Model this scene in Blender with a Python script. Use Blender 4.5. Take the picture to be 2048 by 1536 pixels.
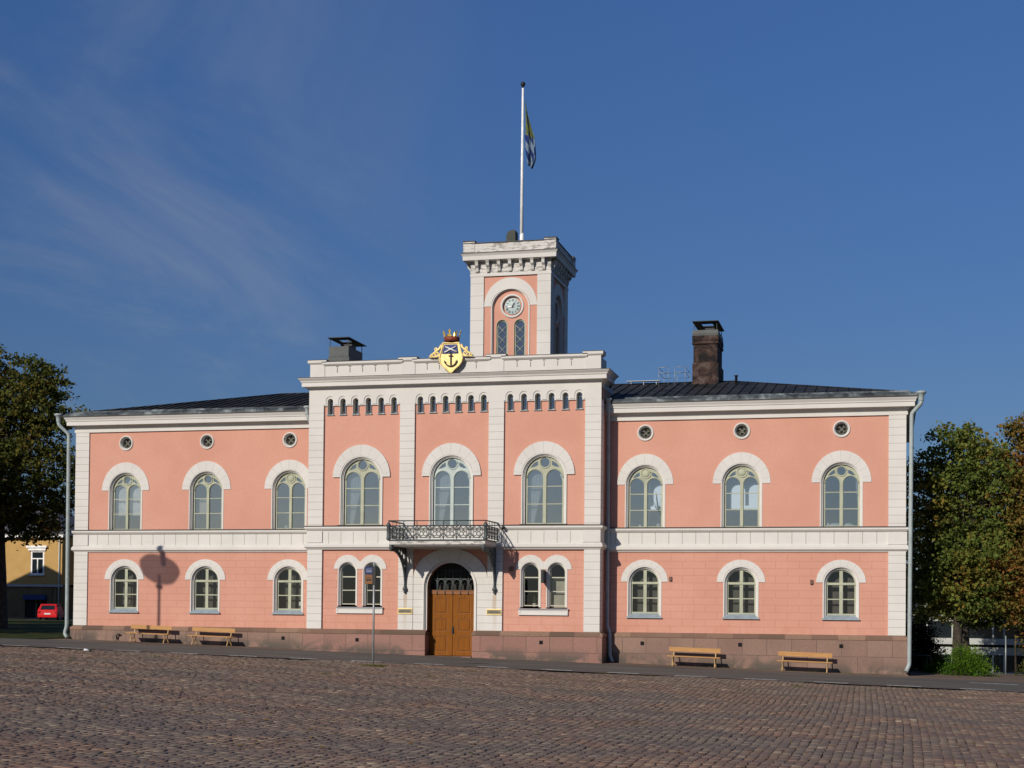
import bpy, bmesh, math, random
import numpy as np
from mathutils import Vector, Matrix
from mathutils.geometry import tessellate_polygon
PI = math.pi
R = math.radians
sc = bpy.context.scene
for o in list(bpy.data.objects):
    bpy.data.objects.remove(o)
C = sc.collection

# ------------------------------------------------------------------ camera
YAW, PITCH, ROLL = R(14.0597), R(1.2431), R(0.552)
cy_, sy_ = math.cos(YAW), math.sin(YAW)
cp_, sp_ = math.cos(PITCH), math.sin(PITCH)
cr_, sr_ = math.cos(ROLL), math.sin(ROLL)
fwd = Vector((-sy_ * cp_, cy_ * cp_, sp_))
rt = Vector((cy_, sy_, 0.0))
up = rt.cross(fwd)
rt2 = rt * cr_ + up * sr_
up2 = up * cr_ - rt * sr_
cam = bpy.data.cameras.new("camera")
cam.lens = 52.471
cam.sensor_width = 36.0
cam.shift_y = 0.1911
cam.clip_start = 0.5
cam.clip_end = 6000
camo = bpy.data.objects.new("camera", cam)
C.objects.link(camo)
camo.matrix_world = Matrix(((rt2.x, up2.x, -fwd.x, 18.202), (rt2.y, up2.y, -fwd.y, -63.403),
                            (rt2.z, up2.z, -fwd.z, 0.822), (0, 0, 0, 1)))
sc.camera = camo

# ------------------------------------------------------------------ light
SUN_EL, SUN_AZ = R(26.7), R(21.3)      # azimuth: from -Y towards -X
sdir = Vector((-math.sin(SUN_AZ) * math.cos(SUN_EL), -math.cos(SUN_AZ) * math.cos(SUN_EL), math.sin(SUN_EL)))
sun = bpy.data.lights.new("sun", 'SUN')
sun.energy = 4.0
sun.angle = R(0.55)
sun.color = (1.0, 0.925, 0.82)
suno = bpy.data.objects.new("sun", sun)
C.objects.link(suno)
suno.rotation_euler = sdir.to_track_quat('Z', 'Y').to_euler()
suno.location = sdir * 100

w = bpy.data.worlds.new("World")
sc.world = w
w.use_nodes = True
nt = w.node_tree
nt.nodes.clear()
N = nt.nodes.new
L = nt.links.new
sky = N('ShaderNodeTexSky')
sky.sky_type = 'NISHITA'
sky.sun_disc = False
sky.sun_elevation = SUN_EL
# blender: rotation 0 -> sun at +Y, turning clockwise seen from above
sky.sun_rotation = math.atan2(sdir.x, sdir.y)
sky.altitude = 0
sky.air_density = 1.0
sky.dust_density = 0.35
sky.ozone_density = 3.0
bg = N('ShaderNodeBackground')
out = N('ShaderNodeOutputWorld')
tc = N('ShaderNodeTexCoord')
# thin cirrus: streaked noise in a plane high above, laid out in world directions
sep = N('ShaderNodeSeparateXYZ'); L(tc.outputs['Generated'], sep.inputs[0])
zz = N('ShaderNodeMath'); zz.operation = 'ADD'; zz.inputs[1].default_value = 0.12; L(sep.outputs[2], zz.inputs[0])
dx = N('ShaderNodeMath'); dx.operation = 'DIVIDE'; L(sep.outputs[0], dx.inputs[0]); L(zz.outputs[0], dx.inputs[1])
dy = N('ShaderNodeMath'); dy.operation = 'DIVIDE'; L(sep.outputs[1], dy.inputs[0]); L(zz.outputs[0], dy.inputs[1])
cmb = N('ShaderNodeCombineXYZ'); L(dx.outputs[0], cmb.inputs[0]); L(dy.outputs[0], cmb.inputs[1])
mp = N('ShaderNodeMapping'); mp.inputs['Rotation'].default_value = (0, 0, R(38)); mp.inputs['Scale'].default_value = (0.9, 0.42, 1)
L(cmb.outputs[0], mp.inputs[0])
cn = N('ShaderNodeTexNoise'); cn.inputs['Scale'].default_value = 1.6; cn.inputs['Detail'].default_value = 8; cn.inputs['Roughness'].default_value = 0.62
cn.inputs['Distortion'].default_value = 0.7
L(mp.outputs[0], cn.inputs['Vector'])
cr = N('ShaderNodeMapRange'); cr.interpolation_type = 'SMOOTHSTEP'
cr.inputs[1].default_value = 0.45; cr.inputs[2].default_value = 0.80; cr.inputs[4].default_value = 0.36
L(cn.outputs[0], cr.inputs[0])
# only towards the left of the view (x/y strongly negative)
lx = N('ShaderNodeMath'); lx.operation = 'DIVIDE'; L(sep.outputs[0], lx.inputs[0]); L(sep.outputs[1], lx.inputs[1])
lm = N('ShaderNodeMapRange'); lm.interpolation_type = 'SMOOTHSTEP'
lm.inputs[1].default_value = -0.22; lm.inputs[2].default_value = -0.5
L(lx.outputs[0], lm.inputs[0])
yp = N('ShaderNodeMath'); yp.operation = 'GREATER_THAN'; L(sep.outputs[1], yp.inputs[0]); yp.inputs[1].default_value = 0.0
lm2 = N('ShaderNodeMath'); lm2.operation = 'MULTIPLY'; L(lm.outputs[0], lm2.inputs[0]); L(yp.outputs[0], lm2.inputs[1])
cm = N('ShaderNodeMath'); cm.operation = 'MULTIPLY'; L(cr.outputs[0], cm.inputs[0]); L(lm2.outputs[0], cm.inputs[1])
mixc = N('ShaderNodeMix'); mixc.data_type = 'RGBA'
hs = N('ShaderNodeHueSaturation'); hs.inputs['Saturation'].default_value = 1.08; hs.inputs['Value'].default_value = 1.0
tint = N('ShaderNodeMix'); tint.data_type = 'RGBA'; tint.blend_type = 'MULTIPLY'; tint.inputs[0].default_value = 1.0
L(sky.outputs[0], tint.inputs[6]); tint.inputs[7].default_value = (0.62, 0.705, 0.93, 1)
el = N('ShaderNodeMapRange'); el.inputs[1].default_value = 0.08; el.inputs[2].default_value = 0.40; el.inputs[3].default_value = 0.69; el.inputs[4].default_value = 1.18
L(sep.outputs[2], el.inputs[0])
sc1 = N('ShaderNodeVectorMath'); sc1.operation = 'SCALE'; L(tint.outputs[2], sc1.inputs[0]); L(el.outputs[0], sc1.inputs['Scale'])
L(sc1.outputs[0], hs.inputs['Color'])
L(cm.outputs[0], mixc.inputs[0]); L(hs.outputs[0], mixc.inputs[6]); mixc.inputs[7].default_value = (4.3, 4.6, 5.2, 1)
L(mixc.outputs[2], bg.inputs[0])
bg.inputs[1].default_value = 0.072
L(bg.outputs[0], out.inputs[0])

vs = sc.view_settings
vs.view_transform = 'Standard'
vs.look = 'None'
vs.gamma = 1
vs.exposure = 0.0
sc.cycles.max_bounces = 8
sc.cycles.transparent_max_bounces = 16
sc.cycles.use_denoising = True

# ------------------------------------------------------------------ materials
MATS = {}
def sr(r, g, b):
    f = lambda c: (c / 255) / 12.92 if c / 255 <= 0.04045 else ((c / 255 + 0.055) / 1.055) ** 2.4
    return (f(r), f(g), f(b), 1)

class MatB:
    def __init__(s, name, rough=0.8, metal=0.0, spec=0.3):
        s.m = bpy.data.materials.new(name)
        s.m.use_nodes = True
        s.t = s.m.node_tree
        s.b = s.t.nodes['Principled BSDF']
        s.b.inputs['Roughness'].default_value = rough
        s.b.inputs['Metallic'].default_value = metal
        s.b.inputs['Specular IOR Level'].default_value = spec
        MATS[name] = s.m
        s.pos = s.n('ShaderNodeNewGeometry').outputs['Position']
    def n(s, typ, **kw):
        q = s.t.nodes.new(typ)
        for k, v in kw.items():
            setattr(q, k, v)
        return q
    def inp(s, sock, v):
        if isinstance(v, bpy.types.NodeSocket):
            s.t.links.new(v, sock)
        else:
            sock.default_value = v
    def noise(s, scale, detail=4, vec=None, rough=0.6, dist=0.0):
        q = s.n('ShaderNodeTexNoise')
        q.inputs['Scale'].default_value = scale
        q.inputs['Detail'].default_value = detail
        q.inputs['Roughness'].default_value = rough
        q.inputs['Distortion'].default_value = dist
        s.t.links.new(vec if vec is not None else s.pos, q.inputs['Vector'])
        return q.outputs[0]
    def rng(s, v, a, b, c=0.0, d=1.0, smooth=True):
        q = s.n('ShaderNodeMapRange')
        if smooth: q.interpolation_type = 'SMOOTHSTEP'
        s.inp(q.inputs[0], v)
        for i, x in zip((1, 2, 3, 4), (a, b, c, d)): q.inputs[i].default_value = x
        return q.outputs[0]
    def math(s, op, a, b=0.0, c=0.0):
        q = s.n('ShaderNodeMath', operation=op)
        s.inp(q.inputs[0], a); s.inp(q.inputs[1], b)
        if op in ('COMPARE', 'MULTIPLY_ADD'): s.inp(q.inputs[2], c)
        return q.outputs[0]
    def mix(s, f, a, b, mode='MIX'):
        q = s.n('ShaderNodeMix', data_type='RGBA', blend_type=mode)
        s.inp(q.inputs[0], f); s.inp(q.inputs[6], a); s.inp(q.inputs[7], b)
        return q.outputs[2]
    def xyz(s, v=None):
        q = s.n('ShaderNodeSeparateXYZ')
        s.t.links.new(v if v is not None else s.pos, q.inputs[0])
        return q.outputs
    def comb(s, x, y, z=0.0):
        q = s.n('ShaderNodeCombineXYZ')
        s.inp(q.inputs[0], x); s.inp(q.inputs[1], y); s.inp(q.inputs[2], z)
        return q.outputs[0]
    def obj(s):
        return s.n('ShaderNodeTexCoord').outputs['Object']
    def island(s):
        return s.n('ShaderNodeNewGeometry').outputs['Random Per Island']
    def line(s, v, period, width, phase=0.0):
        f = s.math('FRACT', s.math('ADD', s.math('DIVIDE', v, period), phase))
        return s.math('LESS_THAN', f, width / period)
    def ramp(s, v, stops):
        q = s.n('ShaderNodeValToRGB')
        e = q.color_ramp.elements
        while len(e) < len(stops): e.new(0.5)
        for i, (p, c) in enumerate(stops):
            e[i].position = p; e[i].color = c
        s.inp(q.inputs[0], v)
        return q.outputs[0]
    def col(s, v):
        s.inp(s.b.inputs['Base Color'], v)
        return s
    def bump(s, h, strength=0.3, dist=0.01):
        q = s.n('ShaderNodeBump')
        q.inputs['Strength'].default_value = strength
        q.inputs['Distance'].default_value = dist
        s.inp(q.inputs['Height'], h)
        s.t.links.new(q.outputs[0], s.b.inputs['Normal'])
        return s

def simple(name, c, rough=0.7, metal=0.0, spec=0.3, var=0.12, scale=3.0):
    m = MatB(name, rough, metal, spec)
    n = m.noise(scale, 5)
    c2 = tuple(x * (1 - var) for x in c[:3]) + (1,)
    c1 = tuple(min(1, x * (1 + var)) for x in c[:3]) + (1,)
    m.col(m.mix(m.rng(n, 0.3, 0.7), c2, c1))
    return m

def scl(c, k): return tuple(x * k for x in c[:3]) + (1,)

# pink plaster with rusticated joints below the string course
def pink(name, joints):
    m = MatB(name, 0.9, spec=0.15)
    big = m.rng(m.noise(0.35, 3), 0.35, 0.65)
    fine = m.rng(m.noise(9, 6), 0.3, 0.7)
    c = m.mix(big, (0.575, 0.29, 0.21, 1), (0.62, 0.325, 0.24, 1))
    c = m.mix(m.math('MULTIPLY', fine, 0.35), c, (0.55, 0.25, 0.18, 1))
    x, y, z = m.xyz()
    # worn / soft stains running from the string course and near the plinth
    st = m.noise(1.0, 5, m.comb(m.math('MULTIPLY', x, 2.2), y, m.math('MULTIPLY', z, 0.35)))
    c = m.mix(m.rng(st, 0.60, 0.80, 0, 0.30), c, (0.47, 0.235, 0.175, 1))
    if joints:
        br = m.n('ShaderNodeTexBrick')
        br.offset = 0.5
        br.inputs['Scale'].default_value = 1.0
        br.inputs['Brick Width'].default_value = 0.98
        br.inputs['Row Height'].default_value = 0.308
        br.inputs['Mortar Size'].default_value = 0.011
        br.inputs['Mortar Smooth'].default_value = 0.4
        br.inputs['Color1'].default_value = (0, 0, 0, 1)
        br.inputs['Color2'].default_value = (0.12, 0.12, 0.12, 1)
        br.inputs['Mortar'].default_value = (1, 1, 1, 1)
        m.t.links.new(m.comb(x, m.math('ADD', z, 0.02)), br.inputs['Vector'])
        msk = m.math('MULTIPLY', br.outputs['Color'], 0.55)
        c = m.mix(msk, c, (0.36, 0.14, 0.095, 1))
        dirt = m.math('MULTIPLY', m.rng(z, 0.9, 0.0), m.rng(m.noise(1.6, 5), 0.45, 0.7))
        c = m.mix(m.math('MULTIPLY', dirt, 0.35), c, (0.50, 0.20, 0.13, 1))
    m.col(c)
    m.bump(m.noise(28, 4), 0.25, 0.01)
    return m
pink('pink_plaster', False); pink('pink_blocks', True)

def white(name, mode, period=0.33, phase=0.0, dirty=0.0):
    m = MatB(name, 0.85, spec=0.2)
    x, y, z = m.xyz()
    c = m.mix(m.rng(m.noise(0.7, 4), 0.3, 0.7), (0.60, 0.575, 0.53, 1), (0.65, 0.625, 0.58, 1))
    c = m.mix(m.rng(m.noise(14, 5), 0.55, 0.8, 0, 0.25), c, (0.55, 0.48, 0.40, 1))
    lc = (0.33, 0.28, 0.235, 1)
    if mode == 'z':
        c = m.mix(m.math('MULTIPLY', m.line(z, period, 0.022, phase), 0.75), c, lc)
    if mode == 'z' and period < 0.5:
        # rusty run-off below the balcony brackets
        for s_ in (-1, 1):
            d_ = m.math('ABSOLUTE', m.math('SUBTRACT', x, -0.131 + s_ * 2.02))
            wd_ = m.math('MULTIPLY', m.noise(1.0, 4, m.comb(m.math('MULTIPLY', x, 6), y, m.math('MULTIPLY', z, 1.5))), 0.17)
            k_ = m.math('MULTIPLY', m.math('LESS_THAN', d_, wd_), m.rng(z, 0.0, 1.6, 0.12, 0.6))
            k_ = m.math('MULTIPLY', k_, m.math('LESS_THAN', z, 1.62))
            c = m.mix(k_, c, (0.40, 0.27, 0.15, 1))
    if mode == 'x':
        zone = m.math('MULTIPLY', m.math('GREATER_THAN', z, 3.78), m.math('LESS_THAN', z, 4.30))
        c = m.mix(m.math('MULTIPLY', m.math('MULTIPLY', m.line(x, 0.575, 0.03, phase), zone), 0.85), c, lc)
        st = m.noise(1.0, 4, m.comb(m.math('MULTIPLY', x, 1.3), y, m.math('MULTIPLY', z, 5)))
        c = m.mix(m.rng(st, 0.62, 0.8, 0, 0.5), c, (0.50, 0.41, 0.30, 1))
    if mode == 'r':
        ox, oy, oz = m.xyz(m.obj())
        a = m.math('ARCTAN2', oz, ox)
        c = m.mix(m.math('MULTIPLY', m.line(m.math('ADD', a, 0.16), PI / 9, 0.022), 0.33), c, lc)
    if dirty:
        pl = m.line(z, 0.16, 0.02)
        g = m.noise(1.0, 6, m.comb(m.math('MULTIPLY', x, 3.0), y, m.math('MULTIPLY', z, 9)))
        c = m.mix(m.rng(g, 0.47, 0.62, 0, dirty), c, (0.20, 0.19, 0.17, 1))
        c = m.mix(m.math('MULTIPLY', pl, 0.5), c, (0.25, 0.23, 0.2, 1))
    m.col(c)
    m.bump(m.noise(25, 3), 0.15, 0.008)
    return m
white('white_plaster', ''); white('white_blocks', 'z'); white('white_frieze', 'x')
white('white_voussoir', 'r'); white('white_weathered', '', dirty=0.75)
white('white_pilaster_tower', 'z', 0.62)

def granite(name, c1, c2, capc):
    m = MatB(name, 0.75, spec=0.3)
    x, y, z = m.xyz()
    br = m.n('ShaderNodeTexBrick')
    br.offset = 0.37; br.squash = 1.35; br.squash_frequency = 3
    br.inputs['Scale'].default_value = 1.0
    br.inputs['Brick Width'].default_value = 1.02
    br.inputs['Row Height'].default_value = 0.69
    br.inputs['Mortar Size'].default_value = 0.011
    br.inputs['Color1'].default_value = c1; br.inputs['Color2'].default_value = c2
    br.inputs['Mortar'].default_value = (0.09, 0.06, 0.05, 1)
    m.t.links.new(m.comb(m.math('ADD', x, m.math('MULTIPLY', y, 0.9)), m.math('ADD', z, 0.2)), br.inputs['Vector'])
    c = br.outputs['Color']
    sp = m.noise(38, 2, rough=0.8)
    c = m.mix(m.rng(sp, 0.52, 0.66, 0, 0.55), c, (0.10, 0.065, 0.055, 1))
    c = m.mix(m.rng(m.noise(55, 2), 0.58, 0.7, 0, 0.4), c, (0.55, 0.38, 0.31, 1))
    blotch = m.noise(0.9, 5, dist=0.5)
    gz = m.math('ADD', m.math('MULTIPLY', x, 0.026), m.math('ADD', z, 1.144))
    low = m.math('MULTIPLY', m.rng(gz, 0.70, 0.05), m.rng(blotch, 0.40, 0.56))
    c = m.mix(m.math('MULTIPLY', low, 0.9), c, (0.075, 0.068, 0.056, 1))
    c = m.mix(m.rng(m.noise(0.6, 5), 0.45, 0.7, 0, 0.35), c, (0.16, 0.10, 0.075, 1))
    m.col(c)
    m.bump(m.noise(30, 3), 0.3, 0.01)
    return m
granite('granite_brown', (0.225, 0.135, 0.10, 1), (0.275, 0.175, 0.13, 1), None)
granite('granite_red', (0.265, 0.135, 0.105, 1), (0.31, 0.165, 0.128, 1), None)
def gcap():
    m = MatB('granite_cap', 0.8, spec=0.2)
    x, y, z = m.xyz()
    cell = m.n('ShaderNodeTexWhiteNoise', noise_dimensions='1D')
    m.inp(cell.inputs['W'], m.math('FLOOR', m.math('MULTIPLY', x, 0.92)))
    c = m.ramp(cell.outputs[0], [(0, (0.13, 0.085, 0.06, 1)), (0.5, (0.20, 0.12, 0.085, 1)), (1, (0.30, 0.19, 0.13, 1))])
    c = m.mix(m.rng(m.noise(20, 5), 0.45, 0.7, 0, 0.5), c, (0.10, 0.08, 0.06, 1))
    m.col(c)
gcap()

def roofmetal():
    m = MatB('roof_metal', 0.5, spec=0.1)
    n = m.noise(1.0, 6)
    c = m.mix(m.rng(n, 0.35, 0.7), (0.016, 0.017, 0.017, 1), (0.04, 0.04, 0.04, 1))
    x, y, z = m.xyz()
    st = m.noise(1.5, 6, m.comb(m.math('MULTIPLY', x, 0.8), m.math('MULTIPLY', y, 3.5), z))
    c = m.mix(m.rng(st, 0.60, 0.74, 0, 0.6), c, (0.14, 0.14, 0.14, 1))
    m.col(c)
    m.b.inputs['Roughness'].default_value = 0.6
    m = MatB('eave_metal', 0.6, spec=0.3)
    n = m.noise(1.3, 7, rough=0.7, dist=0.6)
    c = m.ramp(n, [(0.38, (0.022, 0.026, 0.03, 1)), (0.52, (0.075, 0.09, 0.095, 1)), (0.66, (0.24, 0.27, 0.27, 1))])
    m.col(c)
roofmetal()
simple('flashing', (0.05, 0.045, 0.042, 1), 0.6)
simple('frame_green', (0.385, 0.395, 0.285, 1), 0.55, var=0.10, scale=2.0)
simple('frame_blue', (0.44, 0.50, 0.46, 1), 0.55, var=0.08)
simple('frame_dull', (0.20, 0.20, 0.16, 1), 0.6)
simple('frame_cream', (0.46, 0.455, 0.35, 1), 0.55, var=0.08)
simple('sill_zinc', (0.27, 0.32, 0.35, 1), 0.45, spec=0.4)
simple('pipe_grey', (0.33, 0.38, 0.37, 1), 0.45, spec=0.4)
simple('iron_green', (0.062, 0.075, 0.073, 1), 0.5, spec=0.4)
simple('dark_iron', (0.018, 0.02, 0.02, 1), 0.5)
simple('black_void', (0.006, 0.006, 0.006, 1), 0.9)
simple('interior_grey', (0.42, 0.44, 0.44, 1), 0.9)
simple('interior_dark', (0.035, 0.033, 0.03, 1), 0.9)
simple('blind_beige', (0.50, 0.47, 0.39, 1), 0.9)
simple('curtain', (0.33, 0.37, 0.38, 1), 0.9)
simple('lit_curtain_white_blind', (0.75, 0.77, 0.76, 1), 0.9)  # white of the blind, also the sunlit look of the right-hand curtains
simple('pane_darkening', (0.14, 0.13, 0.115, 1), 0.95)
simple('blind_dim', (0.15, 0.145, 0.125, 1), 0.9)
simple('white_enamel', (0.78, 0.78, 0.76, 1), 0.4)
simple('houseplant', (0.05, 0.10, 0.035, 1), 0.6)
simple('chimney_sheet', (0.085, 0.092, 0.088, 1), 0.6)
simple('brown_box', (0.16, 0.085, 0.06, 1), 0.6)
simple('gold', (0.88, 0.60, 0.15, 1), 0.35, metal=0.55, var=0.15, scale=6)
simple('gold_paint', (0.90, 0.68, 0.27, 1), 0.45, metal=0.1, var=0.12, scale=6)
simple('crown_red', (0.22, 0.045, 0.025, 1), 0.6)
simple('shield_blue', (0.02, 0.04, 0.16, 1), 0.5)
simple('plaque_brass', (0.25, 0.22, 0.15, 1), 0.35, metal=0.5)
simple('clock_white', (0.42, 0.50, 0.49, 1), 0.5)
simple('bright_white', (0.85, 0.84, 0.80, 1), 0.5)
simple('green_grey', (0.055, 0.06, 0.05, 1), 0.7)

def glass(name, fac, tint, rough=0.02, gcol=(0.9, 0.93, 0.95, 1)):
    m = bpy.data.materials.new(name); m.use_nodes = True
    t = m.node_tree; t.nodes.clear()
    o = t.nodes.new('ShaderNodeOutputMaterial'); mx = t.nodes.new('ShaderNodeMixShader')
    tr = t.nodes.new('ShaderNodeBsdfTransparent'); gl = t.nodes.new('ShaderNodeBsdfGlossy')
    tr.inputs[0].default_value = tint; gl.inputs[0].default_value = gcol; gl.inputs['Roughness'].default_value = rough
    # slightly wavy old panes
    nz = t.nodes.new('ShaderNodeTexNoise'); nz.inputs['Scale'].default_value = 1.3
    ge = t.nodes.new('ShaderNodeNewGeometry'); t.links.new(ge.outputs['Position'], nz.inputs['Vector'])
    bp = t.nodes.new('ShaderNodeBump'); bp.inputs['Strength'].default_value = 0.05; bp.inputs['Distance'].default_value = 0.03
    t.links.new(nz.outputs[0], bp.inputs['Height']); t.links.new(bp.outputs[0], gl.inputs['Normal'])
    mx.inputs[0].default_value = fac
    t.links.new(tr.outputs[0], mx.inputs[1]); t.links.new(gl.outputs[0], mx.inputs[2]); t.links.new(mx.outputs[0], o.inputs[0])
    MATS[name] = m
glass('glass_upper', 0.44, (0.80, 0.83, 0.85, 1), gcol=(1.0, 0.97, 0.88, 1))
glass('glass_lower', 0.075, (0.7, 0.72, 0.7, 1), gcol=(0.7, 0.8, 0.9, 1))
glass('opal_hood', 0.55, (0.9, 0.9, 0.9, 1), 0.5)
glass('glass_tower', 0.22, (0.7, 0.75, 0.8, 1))

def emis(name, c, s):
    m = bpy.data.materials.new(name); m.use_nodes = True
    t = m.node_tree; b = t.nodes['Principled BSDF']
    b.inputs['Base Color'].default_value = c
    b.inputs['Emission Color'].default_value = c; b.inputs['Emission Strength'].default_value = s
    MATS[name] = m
emis('daylight_glow', (0.85, 0.92, 0.95, 1), 0.9)  # self-lit colour standing in for daylight

def wood(name, c1, c2, rough=0.45, axis='x'):
    m = MatB(name, rough, spec=0.4)
    x, y, z = m.xyz()
    if axis == 'x': v = m.comb(m.math('MULTIPLY', x, 1.0), y, m.math('MULTIPLY', z, 14))
    else: v = m.comb(m.math('MULTIPLY', x, 14), y, m.math('MULTIPLY', z, 1.0))
    n = m.noise(2.0, 5, v)
    m.col(m.mix(m.rng(n, 0.3, 0.7), c1, c2))
    return m
wood('bench_wood', (0.39, 0.20, 0.065, 1), (0.48, 0.255, 0.085, 1))
wood('door_wood', (0.185, 0.060, 0.006, 1), (0.245, 0.085, 0.009, 1), 0.65, 'z')
wood('door_wood_dark', (0.19, 0.065, 0.012, 1), (0.25, 0.09, 0.02, 1), 0.45, 'z')
MATS['door_wood'].node_tree.nodes['Principled BSDF'].inputs['Specular IOR Level'].default_value = 0.12
simple('bench_leg', (0.50, 0.33, 0.13, 1), 0.4, spec=0.5)

def brickm():
    m = MatB('sooty_brick', 0.9)
    x, y, z = m.xyz()
    n1 = m.noise(1.8, 6, dist=0.8)
    c = m.ramp(n1, [(0.40, (0.016, 0.015, 0.014, 1)), (0.52, (0.065, 0.036, 0.028, 1)), (0.64, (0.12, 0.09, 0.075, 1))])
    br = m.n('ShaderNodeTexBrick'); br.inputs['Scale'].default_value = 1
    br.inputs['Brick Width'].default_value = 0.26; br.inputs['Row Height'].default_value = 0.08
    br.inputs['Mortar Size'].default_value = 0.008
    br.inputs['Color1'].default_value = (1, 1, 1, 1); br.inputs['Color2'].default_value = (0.75, 0.7, 0.7, 1); br.inputs['Mortar'].default_value = (0.6, 0.6, 0.6, 1)
    m.t.links.new(m.comb(m.math('ADD', x, y), z), br.inputs['Vector'])
    c = m.mix(1.0, c, br.outputs['Color'], 'MULTIPLY')
    m.col(c); m.bump(m.noise(20, 4), 0.5, 0.02)
brickm()

def groundmats():
    m = MatB('asphalt', 0.9, spec=0.2)
    x, y, z = m.xyz()
    sv = m.comb(m.math('MULTIPLY', x, 0.25), y, z)
    c = m.mix(m.rng(m.noise(1.1, 5, sv), 0.3, 0.7), (0.082, 0.076, 0.068, 1), (0.125, 0.114, 0.10, 1))
    c = m.mix(m.rng(m.noise(40, 3), 0.5, 0.75, 0, 0.5), c, (0.17, 0.155, 0.14, 1))
    m.col(c); m.bump(m.noise(60, 2), 0.4, 0.01)
    m = MatB('cobble', 0.72, spec=0.35)
    r = m.island()
    c = m.ramp(r, [(0, (0.155, 0.100, 0.068, 1)), (0.35, (0.180, 0.114, 0.078, 1)), (0.6, (0.208, 0.122, 0.084, 1)), (0.8, (0.185, 0.134, 0.092, 1)), (0.95, (0.22, 0.155, 0.105, 1)), (1, (0.33, 0.25, 0.17, 1))])
    c = m.mix(m.rng(m.noise(0.30, 6, dist=0.8), 0.40, 0.62, 0, 0.6), c, (0.125, 0.11, 0.09, 1))
    c = m.mix(m.rng(m.noise(0.9, 6, dist=0.5), 0.58, 0.72, 0, 0.5), c, (0.30, 0.225, 0.16, 1))
    c = m.mix(m.rng(m.noise(45, 3), 0.5, 0.7, 0, 0.3), c, (0.24, 0.16, 0.13, 1))
    m.col(c); m.bump(m.noise(35, 3), 0.5, 0.01)
    m = MatB('joint_earth', 0.95, spec=0.1)
    g = m.rng(m.noise(1.2, 5), 0.60, 0.72)
    m.col(m.mix(g, (0.045, 0.034, 0.027, 1), (0.05, 0.055, 0.018, 1)))
    m = MatB('far_setts', 0.9, spec=0.2)
    v = m.n('ShaderNodeTexVoronoi'); v.inputs['Scale'].default_value = 6
    m.t.links.new(m.pos, v.inputs['Vector'])
    m.col(m.mix(m.rng(m.noise(3, 5), 0.3, 0.7), (0.11, 0.068, 0.058, 1), (0.17, 0.105, 0.088, 1)))
    m = MatB('pavement', 0.9, spec=0.2)
    c = m.mix(m.rng(m.noise(0.9, 6), 0.3, 0.7), (0.14, 0.10, 0.075, 1), (0.20, 0.145, 0.11, 1))
    m.col(m.mix(m.rng(m.noise(25, 3), 0.5, 0.7, 0, 0.5), c, (0.08, 0.065, 0.05, 1)))
    m = MatB('lawn', 0.95, spec=0.1)
    c = m.mix(m.rng(m.noise(0.5, 6), 0.3, 0.7), (0.022, 0.035, 0.009, 1), (0.045, 0.06, 0.015, 1))
    c = m.mix(m.rng(m.noise(3, 6), 0.55, 0.7, 0, 0.7), c, (0.17, 0.085, 0.02, 1))
    m.col(c); m.bump(m.noise(14, 4), 0.8, 0.05)
    m = MatB('terrain', 0.95, spec=0.1)
    m.col(m.mix(m.rng(m.noise(0.05, 6), 0.3, 0.7), (0.05, 0.06, 0.025, 1), (0.09, 0.08, 0.045, 1)))
    m = MatB('road_paint', 0.7, spec=0.2)
    m.col(m.mix(m.rng(m.noise(9, 5), 0.4, 0.62), (0.42, 0.41, 0.39, 1), (0.78, 0.77, 0.74, 1)))
groundmats()

def leafm(name, stops, tr=0.35):
    m = bpy.data.materials.new(name); m.use_nodes = True
    MATS[name] = m
    t = m.node_tree; t.nodes.clear()
    o = t.nodes.new('ShaderNodeOutputMaterial')
    ge = t.nodes.new('ShaderNodeNewGeometry'); rp = t.nodes.new('ShaderNodeValToRGB')
    nz = t.nodes.new('ShaderNodeTexNoise'); nz.inputs['Scale'].default_value = 0.55; nz.inputs['Detail'].default_value = 3
    t.links.new(ge.outputs['Position'], nz.inputs['Vector'])
    ma = t.nodes.new('ShaderNodeMath'); ma.operation = 'MULTIPLY_ADD'; ma.inputs[1].default_value = 0.55
    t.links.new(ge.outputs['Random Per Island'], ma.inputs[0])
    m2 = t.nodes.new('ShaderNodeMapRange'); m2.inputs[1].default_value = 0.35; m2.inputs[2].default_value = 0.65; m2.inputs[4].default_value = 0.5
    t.links.new(nz.outputs[0], m2.inputs[0]); t.links.new(m2.outputs[0], ma.inputs[2])
    e = rp.color_ramp.elements
    while len(e) < len(stops): e.new(0.5)
    for i, (p, c) in enumerate(stops): e[i].position = p; e[i].color = c
    t.links.new(ma.outputs[0], rp.inputs[0])
    d = t.nodes.new('ShaderNodeBsdfDiffuse'); tl = t.nodes.new('ShaderNodeBsdfTranslucent'); mx = t.nodes.new('ShaderNodeMixShader')
    mx.inputs[0].default_value = tr
    t.links.new(rp.outputs[0], d.inputs[0]); t.links.new(rp.outputs[0], tl.inputs[0])
    t.links.new(d.outputs[0], mx.inputs[1]); t.links.new(tl.outputs[0], mx.inputs[2]); t.links.new(mx.outputs[0], o.inputs[0])
leafm('leaf_olive', [(0, (0.045, 0.068, 0.020, 1)), (0.5, (0.10, 0.115, 0.028, 1)), (0.85, (0.16, 0.125, 0.03, 1)), (1, (0.21, 0.11, 0.03, 1))], 0.3)
leafm('leaf_gold', [(0, (0.085, 0.125, 0.030, 1)), (0.5, (0.155, 0.20, 0.045, 1)), (0.85, (0.25, 0.21, 0.045, 1)), (1, (0.34, 0.18, 0.04, 1))], 0.35)
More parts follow.
